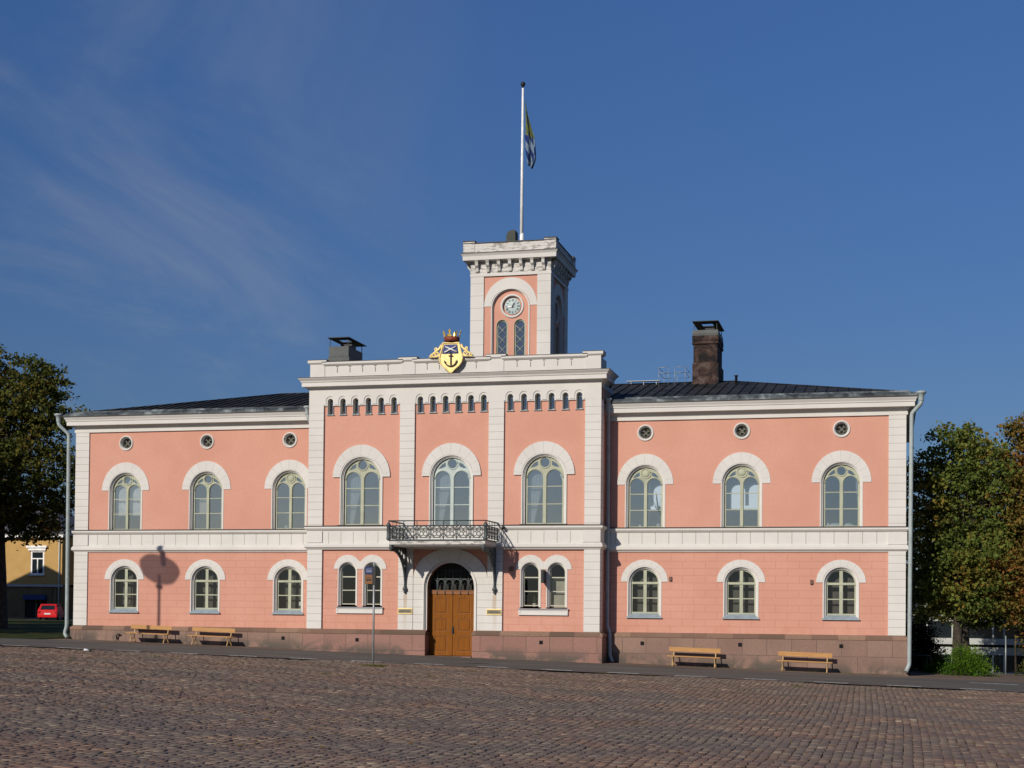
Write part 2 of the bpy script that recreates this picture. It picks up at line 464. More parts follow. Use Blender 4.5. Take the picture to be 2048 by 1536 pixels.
leafm('leaf_rust', [(0, (0.085, 0.115, 0.03, 1)), (0.4, (0.20, 0.155, 0.038, 1)), (0.8, (0.29, 0.135, 0.038, 1)), (1, (0.36, 0.13, 0.045, 1))], 0.35)
leafm('leaf_green', [(0, (0.035, 0.085, 0.010, 1)), (0.5, (0.085, 0.18, 0.018, 1)), (1, (0.20, 0.30, 0.03, 1))], 0.3)
leafm('leaf_dark', [(0, (0.006, 0.012, 0.004, 1)), (1, (0.014, 0.024, 0.007, 1))], 0.1)
simple('bark', (0.055, 0.043, 0.032, 1), 0.95, var=0.45, scale=5)
def plaster(name, a, b):
    m = MatB(name, 0.9); m.col(m.mix(m.rng(m.noise(1.2, 5), 0.3, 0.7), a, b))
plaster('yellow_wall', (0.44, 0.275, 0.095, 1), (0.50, 0.315, 0.115, 1))
plaster('brown_wall', (0.16, 0.11, 0.05, 1), (0.20, 0.14, 0.065, 1))
plaster('pale_panel', (0.42, 0.44, 0.42, 1), (0.50, 0.51, 0.48, 1))
plaster('dark_panel', (0.03, 0.032, 0.034, 1), (0.05, 0.05, 0.052, 1))
simple('dark_glass', (0.015, 0.02, 0.024, 1), 0.12, spec=0.6)
simple('car_red', (0.60, 0.012, 0.014, 1), 0.35, spec=0.3, var=0.03)
simple('tyre', (0.015, 0.015, 0.015, 1), 0.8)
simple('lamp_red', (0.45, 0.02, 0.02, 1), 0.2, spec=0.6)
simple('plate_white', (0.75, 0.75, 0.72, 1), 0.5)
simple('awning_blue', (0.02, 0.05, 0.16, 1), 0.6)
simple('sign_blue', (0.012, 0.022, 0.10, 1), 0.5)
simple('sign_yellow', (0.22, 0.085, 0.02, 1), 0.5)
simple('sign_black', (0.02, 0.02, 0.02, 1), 0.5)
simple('sign_pale', (0.20, 0.24, 0.34, 1), 0.5)
simple('galvanised', (0.30, 0.32, 0.32, 1), 0.45, metal=0.3, spec=0.4)
simple('stone_pale', (0.42, 0.38, 0.32, 1), 0.85)
simple('roof_grey', (0.10, 0.10, 0.11, 1), 0.7)
simple('cloth_blue', (0.02, 0.05, 0.22, 1), 0.8)
simple('cloth_white', (0.55, 0.62, 0.66, 1), 0.8)
simple('litter', (0.75, 0.76, 0.76, 1), 0.3, spec=0.6)

# ------------------------------------------------------------------ mesh helpers
class MB:
    def __init__(s, *mats):
        s.bm = bmesh.new(); s.mats = list(mats); s.cur = 0; s.M = None
    def use(s, name):
        if name not in s.mats: s.mats.append(name)
        s.cur = s.mats.index(name); return s
    def v(s, p):
        p = Vector(p)
        if s.M is not None: p = s.M @ p
        return s.bm.verts.new(p)
    def f(s, vs, smooth=False):
        try:
            q = s.bm.faces.new(vs)
        except ValueError:
            return None
        q.material_index = s.cur; q.smooth = smooth
        return q
    def box(s, x0, x1, y0, y1, z0, z1):
        a = [s.v((x, y, z)) for z in (z0, z1) for x, y in ((x0, y0), (x1, y0), (x1, y1), (x0, y1))]
        for q in ((3, 2, 1, 0), (4, 5, 6, 7), (0, 1, 5, 4), (1, 2, 6, 5), (2, 3, 7, 6), (3, 0, 4, 7)):
            s.f([a[i] for i in q])
        return s
    def plate(s, outer, holes, y0, y1, axis='y'):
        loops = [[(p[0], p[1]) for p in outer]] + [[(p[0], p[1]) for p in h] for h in holes]
        def P(p, y): return (p[0], y, p[1]) if axis == 'y' else ((y, p[0], p[1]) if axis == 'x' else (p[0], p[1], y))
        tris = tessellate_polygon([[Vector((p[0], p[1], 0)) for p in l] for l in loops])
        flat = [p for l in loops for p in l]
        fr = [s.v(P(p, y0)) for p in flat]
        for t in tris: s.f([fr[i] for i in t])
        if y1 is not None:
            bk = [s.v(P(p, y1)) for p in flat]
            for t in tris: s.f([bk[i] for i in reversed(t)])
            k = 0
            for l in loops:
                n = len(l)
                for i in range(n):
                    j = (i + 1) % n
                    s.f([fr[k + i], fr[k + j], bk[k + j], bk[k + i]])
                k += n
        return s
    def tube(s, pts, r, n=8, caps=True, smooth=True):
        pts = [Vector(p) for p in pts]
        rs = r if isinstance(r, (list, tuple)) else [r] * len(pts)
        rings = []
        nrm = None
        for i, p in enumerate(pts):
            if i == 0: t = pts[1] - pts[0]
            elif i == len(pts) - 1: t = pts[-1] - pts[-2]
            else: t = (pts[i + 1] - pts[i]).normalized() + (pts[i] - pts[i - 1]).normalized()
            if t.length < 1e-9: t = Vector((0, 0, 1))
            t.normalize()
            if nrm is None:
                nrm = t.cross(Vector((0, 0, 1)) if abs(t.z) < 0.9 else Vector((1, 0, 0))).normalized()
            else:
                nrm = (nrm - t * nrm.dot(t)).normalized()
            b = t.cross(nrm)
            rings.append([s.v(p + (nrm * math.cos(a) + b * math.sin(a)) * rs[i]) for a in [2 * PI * k / n for k in range(n)]])
        for a, b in zip(rings, rings[1:]):
            for k in range(n): s.f([a[k], a[(k + 1) % n], b[(k + 1) % n], b[k]], smooth)
        if caps:
            s.f(list(reversed(rings[0]))); s.f(rings[-1])
        return s
    def ring(s, c, r, t, n=24, axis='y', m=5):
        pts = []
        for k in range(n):
            a = 2 * PI * k / n
            if axis == 'y': pts.append((c[0] + r * math.cos(a), c[1], c[2] + r * math.sin(a)))
            elif axis == 'x': pts.append((c[0], c[1] + r * math.cos(a), c[2] + r * math.sin(a)))
            else: pts.append((c[0] + r * math.cos(a), c[1] + r * math.sin(a), c[2]))
        pts.append(pts[0]); pts.append(pts[1])
        return s.tube(pts, t, m, caps=False)
    def lathe(s, prof, c=(0, 0, 0), n=16, axis='z', smooth=True):
        rings = []
        for r, h in prof:
            rg = []
            for k in range(n):
                a = 2 * PI * k / n
                d = {'z': (r * math.cos(a), r * math.sin(a), h), 'y': (r * math.cos(a), h, r * math.sin(a)), 'x': (h, r * math.cos(a), r * math.sin(a))}[axis]
                rg.append(s.v((c[0] + d[0], c[1] + d[1], c[2] + d[2])))
            rings.append(rg)
        for a, b in zip(rings, rings[1:]):
            for k in range(n): s.f([a[k], a[(k + 1) % n], b[(k + 1) % n], b[k]], smooth)
        s.f(rings[0]); s.f(rings[-1])
        return s
    def loft(s, rect, prof, close=True):
        """rect=(x0,x1,y0,y1); prof=list of (out,z[,mat]) swept round the rectangle with mitred corners"""
        x0, x1, y0, y1 = rect
        rings = []
        for p in prof:
            o, z = p[0], p[1]
            rings.append([s.v((x0 - o, y0 - o, z)), s.v((x1 + o, y0 - o, z)), s.v((x1 + o, y1 + o, z)), s.v((x0 - o, y1 + o, z))])
        for i, (a, b) in enumerate(zip(rings, rings[1:])):
            if len(prof[i + 1]) > 2: s.use(prof[i + 1][2])
            for k in range(4): s.f([a[k], a[(k + 1) % 4], b[(k + 1) % 4], b[k]])
        if close:
            s.f(list(reversed(rings[0]))); s.f(rings[-1])
        return s
    def build(s, name, parent=None, origin=(0, 0, 0), recalc=True, **props):
        bm = s.bm
        o3 = Vector(origin)
        if recalc: bmesh.ops.recalc_face_normals(bm, faces=bm.faces)
        me = bpy.data.meshes.new(name)
        if o3.length: bmesh.ops.translate(bm, verts=bm.verts, vec=-o3)
        bm.to_mesh(me); bm.free()
        for mn in s.mats: me.materials.append(MATS[mn])
        return link(name, me, parent, o3, **props)

WORLD = {}
def link(name, data, parent=None, loc=Vector((0, 0, 0)), **props):
    o = bpy.data.objects.new(name, data)
    C.objects.link(o)
    WORLD[o.name] = Vector(loc)
    if parent is not None:
        o.parent = parent
        o.location = Vector(loc) - WORLD[parent.name]
    else:
        o.location = loc
    for k, v in props.items(): o[k] = v
    return o
def thing(name, loc, label, cat, group=None):
    o = link(name, None, None, Vector(loc), label=label, category=cat)
    if group: o['group'] = group
    return o
def tag(o, label, cat, group=None):
    o['label'] = label; o['category'] = cat
    if group: o['group'] = group
    return o
def kids(o): return [c for c in bpy.data.objects if c.parent == o]
def copy_tree(o, loc, rz=None, parent=None):
    c = o.copy(); C.objects.link(c)
    if parent is not None: c.parent = parent
    if loc is not None: c.location = loc
    if rz is not None: c.rotation_euler = (0, 0, rz)
    for ch in kids(o):
        copy_tree(ch, None, None, c)
    return c

def arch(cx, hw, zs, zb, rz=None, n=20):
    rz = hw if rz is None else rz
    pts = [(cx - hw, zb)]
    for k in range(n + 1):
        a = PI - PI * k / n
        pts.append((cx + hw * math.cos(a), zs + rz * math.sin(a)))
    pts.append((cx + hw, zb))
    return pts
def circ(cx, cz, r, n=24):
    return [(cx + r * math.cos(2 * PI * k / n), cz + r * math.sin(2 * PI * k / n)) for k in range(n)]
def rect(x0, x1, z0, z1): return [(x0, z0), (x1, z0), (x1, z1), (x0, z1)]
def arc_band(cx, zs, rxo, rzo, ri, rzi, n=24):
    """horseshoe without legs: outer ellipse, inner ellipse"""
    o = [(cx + rxo * math.cos(PI - PI * k / n), zs + rzo * math.sin(PI - PI * k / n)) for k in range(n + 1)]
    i = [(cx + ri * math.cos(PI * k / n), zs + rzi * math.sin(PI * k / n)) for k in range(n + 1)]
    return o + i

def gz(x):
    if x < -19: return -0.65 - 0.012 * (x + 19)
    return -0.65 - 0.026 * (x + 19)

# ================================================================== GROUND
def sheet(name, xs, ys, zf, mat, **props):
    m = MB(mat)
    g = [[m.v((x, y, zf(x, y))) for x in xs] for y in ys]
    for j in range(len(ys) - 1):
        for i in range(len(xs) - 1):
            m.f([g[j][i], g[j][i + 1], g[j + 1][i + 1], g[j + 1][i]])
    return m.build(name, kind='structure', **props)
def smooth(t): t = max(0.0, min(1.0, t)); return t * t * (3 - 2 * t)
def terr(x, y):
    z = gz(max(-60, min(x, 26)))
    if x > 26: z -= 0.01 * min(x - 26, 60)
    # falls away behind and to the right of the hall
    k = smooth((x - 14) / 6) * smooth((y - 8.2) / 26)
    z -= 3.7 * k
    return z - 0.16
xs = [-3000, -1200, -600, -300, -150, -100, -80, -60, -50, -40, -34, -28, -24, -21, -19, -10, 0, 10, 14, 16, 18, 20, 22, 24, 26, 30, 36, 44, 60, 100, 200, 400, 900, 3000]
ys = [-3000, -1000, -400, -200, -100, -70, -60, -50, -40, -30, -20, -10, -5, 0, 4, 7.5, 8.2, 9, 11, 14, 18, 22, 27, 34, 45, 60, 80, 110, 200, 400, 900, 3000]
sheet('ground', xs, ys, terr, 'terrain')
X2 = [-60, -40, -30, -24, -19, 0, 26]
fl = lambda d: (lambda x, y: gz(x) + d)
sheet('road', [-200, -60, -40, -30, -19, 0, 26, 60], [-9.95, -4, -1.9], lambda x, y: gz(max(-60, min(x, 26))) + 0.008, 'asphalt')
sheet('pavement', [-19.4, -10, 0, 10, 19, 26, 60], [-1.9, -0.5, 0.3], lambda x, y: gz(min(x, 26)) + 0.012, 'pavement')
sheet('side_pavement', [19.2, 26, 60], [0.3, 4, 7.6], lambda x, y: gz(min(x, 26)) + 0.012, 'pavement')
sheet('square_bed', [-60, -40] + [-30 + k * 0.45 for k in range(152)] + [60], [-75, -52] + [-50 + k * 0.4 for k in range(101)] + [-9.95],
      lambda x, y: gz(max(-60, min(x, 26))) - 0.020 + (-0.022 + 0.010 * math.sin(x * 0.55 + 1.0) * math.sin(y * 0.47) + 0.020 * math.sin(x * 0.5 + y * 1.9 + 1.5 * math.sin(x * 0.23)) * math.sin(x * 0.31 - y * 0.55) + 0.008 * math.sin(x * 1.9 - y * 1.1) + 0.012 * math.exp(-((y + 10) / 1.5) ** 2)), 'joint_earth')
# lawn on the left of the hall
def lawnz(x, y): return gz(max(-60, x)) + 0.02 + 0.08 * smooth((y - 0.5) / 6)
sheet('lawn', [-60, -50, -42, -36, -30, -26, -22, -19.9], [-1.8, -1.0, 0, 3, 6, 10, 20, 30, 40, 47], lawnz, 'lawn')
sheet('far_street', [-120, -60, -40, -30, -20], [47, 52, 60], lambda x, y: gz(max(-60, x)) + 0.04, 'asphalt')

# painted dashes
pm = MB('road_paint')
def dash(x0, x1, y, wd):
    a = [pm.v((x0, y, gz(x0) + 0.013)), pm.v((x1, y - 0.02, gz(x1) + 0.013)), pm.v((x1, y + wd, gz(x1) + 0.013)), pm.v((x0, y + wd, gz(x0) + 0.013))]
    pm.f(a)
x = -26.4
while x < 26:
    yy = -9.55 - 0.9 * smooth((-x) / 14) * 1.0
    dash(x, x + 1.18, max(yy, -9.85), 0.24)
    x += 2.48
x = 21.3
while x < 30:
    dash(x, x + 1.75, -4.3, 0.2); x += 3.6
pm.build('road_marking', kind='structure')

# cobbled square: individually modelled setts in rows, one surface
def dip(X, Y):
    return (-0.022 + 0.010 * np.sin(X * 0.55 + 1.0) * np.sin(Y * 0.47) + 0.020 * np.sin(X * 0.5 + Y * 1.9 + 1.5 * np.sin(X * 0.23)) * np.sin(X * 0.31 - Y * 0.55)
            + 0.008 * np.sin(X * 1.9 - Y * 1.1) + 0.012 * np.exp(-((Y + 10) / 1.5) ** 2))
def cobbles():
    rs = np.random.RandomState(4)
    W0 = 0.172
    V = []; F = []
    rows = []
    camx, camy = 18.2, -63.4
    cols = np.arange(-30, 38, W0)
    allx = []; ally = []; allw = []; alll = []
    for c, x0 in enumerate(cols):
        y = -50 + rs.rand() * 0.2
        n = 230
        ln = 0.17 + rs.rand(n) * 0.09
        yy = y + np.concatenate([[0], np.cumsum(ln)[:-1]])
        xm = x0 + W0 / 2
        # keep only what the frustum (with a margin) can see
        dx = xm - camx; dyv = yy - camy
        u = (dx * cy_ + dyv * sy_) / (-dx * sy_ + dyv * cy_)
        keep = (np.abs(u) < 0.345 + 2.8 / dyv) & (yy + ln < -9.97)
        allx.append(np.full(keep.sum(), xm)); ally.append(yy[keep] + ln[keep] / 2); allw.append(np.full(keep.sum(), W0)); alll.append(ln[keep])
    X = np.concatenate(allx); Y = np.concatenate(ally); Wd = np.concatenate(allw); Ln = np.concatenate(alll)
    n = len(X)
    wob = 0.10 * np.sin(Y * 0.16 + 0.6 * np.sin(X * 0.21)) + (rs.rand(n) - 0.5) * 0.022
    X = X + wob
    lowy = dip(X, Y)
    g = 0.003 + rs.rand(n) ** 2 * 0.009
    hw = Wd / 2 - g + (rs.rand(n) - 0.5) * 0.012; hl = Ln / 2 - g * 0.9
    h = 0.004 + rs.rand(n) ** 2 * 0.014
    tx = (rs.rand(n) - 0.5) * 0.08; ty = (rs.rand(n) - 0.5) * 0.10
    rot = (rs.rand(n) - 0.5) * 0.09
    Zb = np.where(X < -19, -0.65 - 0.012 * (X + 19), -0.65 - 0.026 * (np.minimum(X, 26) + 19)) + lowy
    ver = np.zeros((n, 12, 3))
    cx_, sx_ = np.cos(rot), np.sin(rot)
    k = 0
    for lvl, (ins, dz) in enumerate(((0.0, -0.07), (0.0, -0.008), (0.014, 0.0))):
        for sx, sy2 in ((-1, -1), (1, -1), (1, 1), (-1, 1)):
            lx = sx * (hw - ins) + (rs.rand(n) - 0.5) * 0.008; ly = sy2 * (hl - ins) + (rs.rand(n) - 0.5) * 0.008
            ver[:, k, 0] = X + lx * cx_ - ly * sx_
            ver[:, k, 1] = Y + lx * sx_ + ly * cx_
            ver[:, k, 2] = Zb + h + dz + lx * tx + ly * ty
            k += 1
    fq = [(8, 9, 10, 11)]
    for a, b in ((0, 4), (4, 8)):
        for i in range(4):
            j = (i + 1) % 4
            fq.append((a + i, a + j, b + j, b + i))
    fq = np.array(fq)
    faces = (fq[None, :, :] + (np.arange(n) * 12)[:, None, None]).reshape(-1, 4)
    me = bpy.data.meshes.new('cobbles')
    me.vertices.add(n * 12); me.vertices.foreach_set('co', ver.reshape(-1).astype(np.float32))
    me.loops.add(faces.size); me.loops.foreach_set('vertex_index', faces.reshape(-1).astype(np.int32))
    me.polygons.add(len(faces)); me.polygons.foreach_set('loop_start', np.arange(0, faces.size, 4, dtype=np.int32))
    me.polygons.foreach_set('loop_total', np.full(len(faces), 4, dtype=np.int32))
    me.update(calc_edges=True); me.validate()
    me.materials.append(MATS['cobble'])
    o = link('square', me, kind='structure')
    print('setts', n)
cobbles()

# tufts of grass in the joints and along the wall foot
def tufts(name, spots, mat, hmin, hmax):
    rs = random.Random(7)
    m = MB(mat)
    for (x, y, z, r, n) in spots:
        for _ in range(n):
            a = rs.random() * 2 * PI; d = r * math.sqrt(rs.random())
            px, py = x + d * math.cos(a), y + d * math.sin(a) * 0.7
            h = rs.uniform(hmin, hmax); b = rs.random() * 2 * PI; q = 0.012
            lx, ly = rs.uniform(-.5, .5) * h, rs.uniform(-.5, .5) * h
            v0 = m.v((px - q * math.cos(b), py - q * math.sin(b), z)); v1 = m.v((px + q * math.cos(b), py + q * math.sin(b), z))
            v2 = m.v((px + lx, py + ly, z + h)); m.f([v0, v1, v2])
    return m.build(name, recalc=False, kind='stuff', label='sparse grass tufts growing in the joints of the setts and along the wall foot', category='grass')
rs0 = random.Random(5)
sp = []
for _ in range(150):
    x = rs0.uniform(-15, 22); y = -10.2 - rs0.random() ** 2 * 9
    sp.append((x, y, gz(x) - 0.035, rs0.uniform(0.1, 0.45), rs0.randint(8, 40)))
for _ in range(70):
    x = rs0.uniform(7.5, 19); sp.append((x, -0.35 - rs0.random() * 0.2, gz(x), 0.2, rs0.randint(5, 18)))
for _ in range(25):
    x = rs0.uniform(-19, -7); sp.append((x, -0.3 - rs0.random() * 0.1, gz(x), 0.15, rs0.randint(3, 10)))
for _ in range(30):
    x = rs0.uniform(0.1, 0.8); sp.append((x, -12.7 + rs0.uniform(-.4, .4), gz(x), 0.25, 20))
tufts('joint_grass', sp, 'leaf_olive', 0.02, 0.06)

# fallen leaves scattered on the setts
def leaves():
    rs = random.Random(11); m = MB('leaf_rust')
    for _ in range(420):
        y = -10 - rs.random() * 34; dyv = y + 63.4
        u = rs.uniform(-0.34, 0.34)
        x = 18.2 + (u * cy_ - sy_) / (u * sy_ + cy_) * dyv
        z = gz(min(x, 26)) - 0.01; a = rs.random() * PI; q = rs.uniform(0.03, 0.055)
        c, s_ = math.cos(a) * q, math.sin(a) * q
        m.f([m.v((x - c, y - s_, z)), m.v((x + s_, y - c, z + rs.uniform(0, .03))), m.v((x + c, y + s_, z)), m.v((x - s_, y + c, z + rs.uniform(0, .03)))])
    m.build('fallen_leaves', recalc=False, kind='stuff', label='scattered brown fallen leaves lying on the cobbled square', category='leaves')
leaves()

# ================================================================== TOWN HALL
XO = -0.131
D = 1.3
hall = thing('town_hall', (0, 0, -1.15), 'long two-storey pink plaster town hall with white trim, a projecting centre and a clock tower', 'town hall')

WXS = (8.174, 12.28, 16.40)
wing_centers = [-x for x in reversed(WXS)] + list(WXS)
GZS, GR = 2.12, 0.735       # ground window spring, opening radius
UZS, UR = 6.36, 0.866
RX0, RX1 = XO - 6.61, XO + 6.61

# ---- wing walls (two plates each storey for the joints material)
def wingwall(x0, x1, cs):
    m = MB('pink_blocks', 'interior_dark')
    m.use('pink_blocks').plate(rect(x0, x1, 0.0, 3.47), [arch(c, GR, GZS, 0.70) for c in cs], 0.0, 0.34)
    m.use('pink_plaster').plate(rect(x0, x1, 3.47, 9.15), [arch(c, UR, UZS, 4.49) for c in cs] + [circ(c, 8.57, 0.30) for c in cs], 0.0, 0.34)
    return m.build('wall', hall)
wingwall(-18.95, RX0 + 0.2, wing_centers[:3])
wingwall(RX1 - 0.2, 18.95, wing_centers[3:])
# side and rear walls
m = MB('pink_blocks')
for sx in (-1, 1):
    xa, xb = sorted((sx * 18.95, sx * 18.6))
    m.use('pink_blocks').box(xa, xb, 0.341, 12.6, 0.0, 3.47)
    m.use('pink_plaster').box(xa, xb, 0.341, 12.6, 3.472, 9.15)
m.use('pink_plaster').box(-18.599, 18.599, 12.3, 12.6, 0, 9.15)
m.build('side_wall', hall)
# inner floors, partitions and ceilings, so windows look into rooms
m = MB('interior_grey')
m.box(-18.59, 18.59, 0.35, 12.29, 3.55, 3.85)
m.use('interior_grey').box(-18.59, 18.59, 0.35, 12.29, 8.0, 8.2)
m.use('interior_grey').box(-18.59, -6.9, 11.1, 11.2, 3.86, 7.99)
m.use('interior_grey').box(6.6, 18.59, 11.1, 11.2, 3.86, 7.99)
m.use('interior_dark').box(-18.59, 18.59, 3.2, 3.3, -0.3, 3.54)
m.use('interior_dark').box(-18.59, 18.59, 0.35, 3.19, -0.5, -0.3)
m.use('interior_grey').box(-6.3, 6.1, 5.4, 5.5, 3.86, 11.0)
m.use('interior_grey').box(-6.3, 6.1, 0.35, 5.39, 8.81, 8.9)
for xx in (-14.4, -10.2, -6.9, 6.6, 10.2, 14.3):
    m.use('interior_grey').box(xx, xx + 0.12, 0.36, 11.09, 3.86, 7.99)
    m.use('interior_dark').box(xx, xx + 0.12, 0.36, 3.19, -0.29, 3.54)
m.build('interior', hall)
for cx in (-17.05, -12.24, 6.77, 11.52):  # glowing panels imitate daylight seen through rear windows
    m = MB('daylight_glow')
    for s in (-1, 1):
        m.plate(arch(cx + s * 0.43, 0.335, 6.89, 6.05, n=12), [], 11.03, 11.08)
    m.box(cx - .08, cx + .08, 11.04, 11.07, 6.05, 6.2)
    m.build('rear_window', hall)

# ---- wing trim: strip, cornice, eave
WR = (-19.0, 19.0, -0.02, 12.62)
def ring_profile(name, rc, prof, mats):
    m = MB(*mats); m.loft(rc, prof, close=False); return m.build(name, hall)
ring_profile('eaves_cornice', WR, [(-0.25, 9.10, 'white_plaster'), (0.06, 9.10, 'white_plaster'), (0.06, 9.235, 'white_plaster'), (0.02, 9.24, 'white_plaster'), (0.05, 9.30, 'white_plaster'),
             (0.12, 9.375, 'white_plaster'), (0.16, 9.41, 'white_plaster'), (0.33, 9.415, 'white_plaster'), (0.33, 9.60, 'white_plaster'), (0.36, 9.605, 'white_plaster'), (0.37, 9.66, 'white_plaster'),
             (0.43, 9.76, 'white_plaster'), (0.44, 9.79, 'white_plaster'), (0.47, 9.80, 'flashing'), (0.47, 9.83, 'flashing'), (-0.3, 9.86, 'flashing')], ['white_plaster', 'flashing'])
# ---- roof: patinated eave strip and standing-seam hip roof
m = MB('eave_metal')
EX, EY0, EY1 = 19.45, -0.47, 13.07
m.loft((-EX, EX, EY0, EY1), [(0.0, 9.835, 'eave_metal'), (0.0, 9.90, 'eave_metal'), (-0.10, 9.985, 'eave_metal'), (-0.30, 10.03, 'eave_metal'), (-0.34, 10.10, 'eave_metal'), (-0.4, 10.10, 'eave_metal'), (-0.45, 9.98, 'eave_metal')], close=False)
m.build('eave_strip', hall)
m = MB('roof_metal')
ZE, ZR = 10.03, 11.66
ex, ey0, ey1 = EX - 0.36, EY0 + 0.36, EY1 - 0.36
RY = 6.3
rxx = 11.3
a, b, c_, d_ = m.v((-ex, ey0, ZE)), m.v((ex, ey0, ZE)), m.v((ex, ey1, ZE)), m.v((-ex, ey1, ZE))
e, f = m.v((-rxx, RY, ZR)), m.v((rxx, RY, ZR))
m.f([a, b, f, e]); m.f([b, c_, f]); m.f([c_, d_, e, f]); m.f([d_, a, e]); m.f([a, d_, c_, b])
sl = (ZR - ZE) / (RY - ey0)
x = -ex + 0.3
k = 0
while x < ex:
    t = min(1.0, (ex - abs(x)) / (ex - rxx))
    y1 = ey0 + t * (RY - ey0)
    if t > 0.06:
        w_ = 0.016
        z0, z1 = ZE, ZE + sl * (y1 - ey0)
        va = [m.v((x - w_, ey0, z0)), m.v((x + w_, ey0, z0)), m.v((x + w_, y1, z1)), m.v((x - w_, y1, z1))]
        vb = [m.v((x - w_, ey0, z0 + .045)), m.v((x + w_, ey0, z0 + .045)), m.v((x + w_, y1, z1 + .045)), m.v((x - w_, y1, z1 + .045))]
        m.f(vb); m.f([va[0], va[1], vb[1], vb[0]]); m.f([va[1], va[2], vb[2], vb[1]]); m.f([va[3], va[0], vb[0], vb[3]]); m.f([va[2], va[3], vb[3], vb[2]])
    x += 0.46
# seams on the end slopes
for sx in (-1, 1):
    y = ey0 + 0.5
    while y < ey1:
        t = 1 - abs(y - RY) / (RY - ey0)
        x1 = ex - t * (ex - rxx); z1 = ZE + t * (ZR - ZE)
        m.tube([(sx * ex, y, ZE + .02), (sx * x1, y, z1 + .02)], 0.02, 4, caps=False, smooth=False)
        y += 0.46
m.tube([(-rxx, RY, ZR + .01), (rxx, RY, ZR + .01)], 0.035, 6)
for sx in (-1, 1): m.tube([(sx * rxx, RY, ZR + .01), (sx * ex, ey0, ZE + .01)], 0.03, 6)
roof = m.build('roof', hall)
# ridge walkway + small vent
m = MB('galvanised')
m.box(6.3, 7.9, 5.95, 6.25, 11.74, 11.77)
for xx in (6.5, 7.1, 7.7): m.box(xx, xx + 0.03, 6.0, 6.2, 11.55, 11.735)
m.build('roof_walkway', hall)
m = MB('galvanised')
z0 = 11.5
P = {}
for xx, yy in ((7.98, 5.0), (8.42, 5.0), (8.72, 5.0), (9.2, 5.0), (7.98, 6.7), (9.2, 6.7), (8.6, 6.7)):
    m.tube([(xx, yy, 11.3 if yy < 6 else 11.5), (xx, yy, 12.2)], 0.013, 5)
for z in (12.2, 11.95):
    m.tube([(7.98, 5.0, z), (8.42, 5.0, z)], 0.013, 5); m.tube([(8.72, 5.0, z), (9.2, 5.0, z)], 0.013, 5)
    m.tube([(7.98, 5.0, z), (7.98, 6.7, z), (9.2, 6.7, z), (9.2, 5.0, z)], 0.013, 5)
m.build('roof_railing', hall)
m = MB('dark_iron'); m.lathe([(0.06, 11.2), (0.06, 11.75), (0.09, 11.76), (0.09, 11.80), (0.02, 11.82)], (11.5, 5.4, 0), 10)
m.build('roof_vent', hall)

# ---- corner pilasters of the wings
def pilaster(x0, x1, y, z0, z1, mat='white_blocks', depth=0.34):
    m = MB(mat); m.box(x0, x1, y, y + depth, z0, z1); return m.build('pilaster', hall)
for s in (-1, 1):
    xa, xb = sorted((s * 18.30, s * 19.0))
    pilaster(xa, xb, -0.06, 0.0, 3.46); pilaster(xa, xb, -0.06, 4.48, 9.11)

# ---- string course wings
def string(name, rc, z0):
    z = lambda q: q + z0
    return ring_profile(name, rc, [(-0.2, z(3.45), 'white_frieze'), (0.05, z(3.45), 'white_frieze'), (0.07, z(3.49), 'white_frieze'), (0.15, z(3.55), 'white_frieze'), (0.15, z(3.66), 'white_frieze'), (0.10, z(3.70), 'white_frieze'),
                (0.10, z(3.735), 'white_frieze'), (0.035, z(3.75), 'white_frieze'), (0.035, z(4.27), 'white_frieze'), (0.06, z(4.285), 'white_frieze'), (0.10, z(4.32), 'white_frieze'), (0.15, z(4.38), 'white_frieze'), (0.15, z(4.455), 'white_frieze'),
                (0.17, z(4.46), 'flashing'), (0.17, z(4.49), 'flashing'), (-0.06, z(4.52), 'flashing'), (-0.2, z(4.52), 'flashing')], ['white_frieze', 'flashing'])
string('string_course', (-18.97, 18.97, 0.0, 12.6), 0.0)
for s in (-1, 1):   # string course blocks over the corner pilasters
    xa, xb = sorted((s * 18.28, s * 19.05))
    m = MB('white_plaster'); m.box(xa, xb, -0.09, 0.2, 3.752, 4.268)
    m.build('pilaster_block', hall)

# ---- plinth
def plinth(name, rc, mat, gx0, gx1):
    return ring_profile(name, rc, [(0.14, -2.4, mat), (0.14, -0.20, mat), (0.165, -0.195, 'granite_cap'), (0.165, -0.09, 'granite_cap'), (0.02, 0.005, 'granite_cap'), (-0.2, 0.006, 'granite_cap')], [mat, 'granite_cap'])
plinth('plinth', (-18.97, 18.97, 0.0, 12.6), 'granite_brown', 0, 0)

# ---- vents in the plinth, wall boxes
for x, y in ((8.125, -0.141), (12.272, -0.141), (16.43, -0.141), (-8.33, -0.141), (-4.30, -D - 0.141), (3.985, -D - 0.141)):
    m = MB('black_void'); m.box(x - .08, x + .08, y - .004, y + .05, -0.54, -0.38); m.build('plinth_vent', hall)
m = MB('dark_iron'); m.tube([(-16.62, -0.2, -0.62), (-16.62, -0.26, -0.45), (-16.58, -0.26, -0.40), (-16.45, -0.22, -0.40)], 0.035, 6); m.build('plinth_hook', hall)
for x, z in ((9.295, 2.32), (15.2, 2.21)):
    m = MB('brown_box'); m.box(x - .055, x + .055, -0.09, 0.02, z - .10, z + .08); m.build('wall_box', hall)

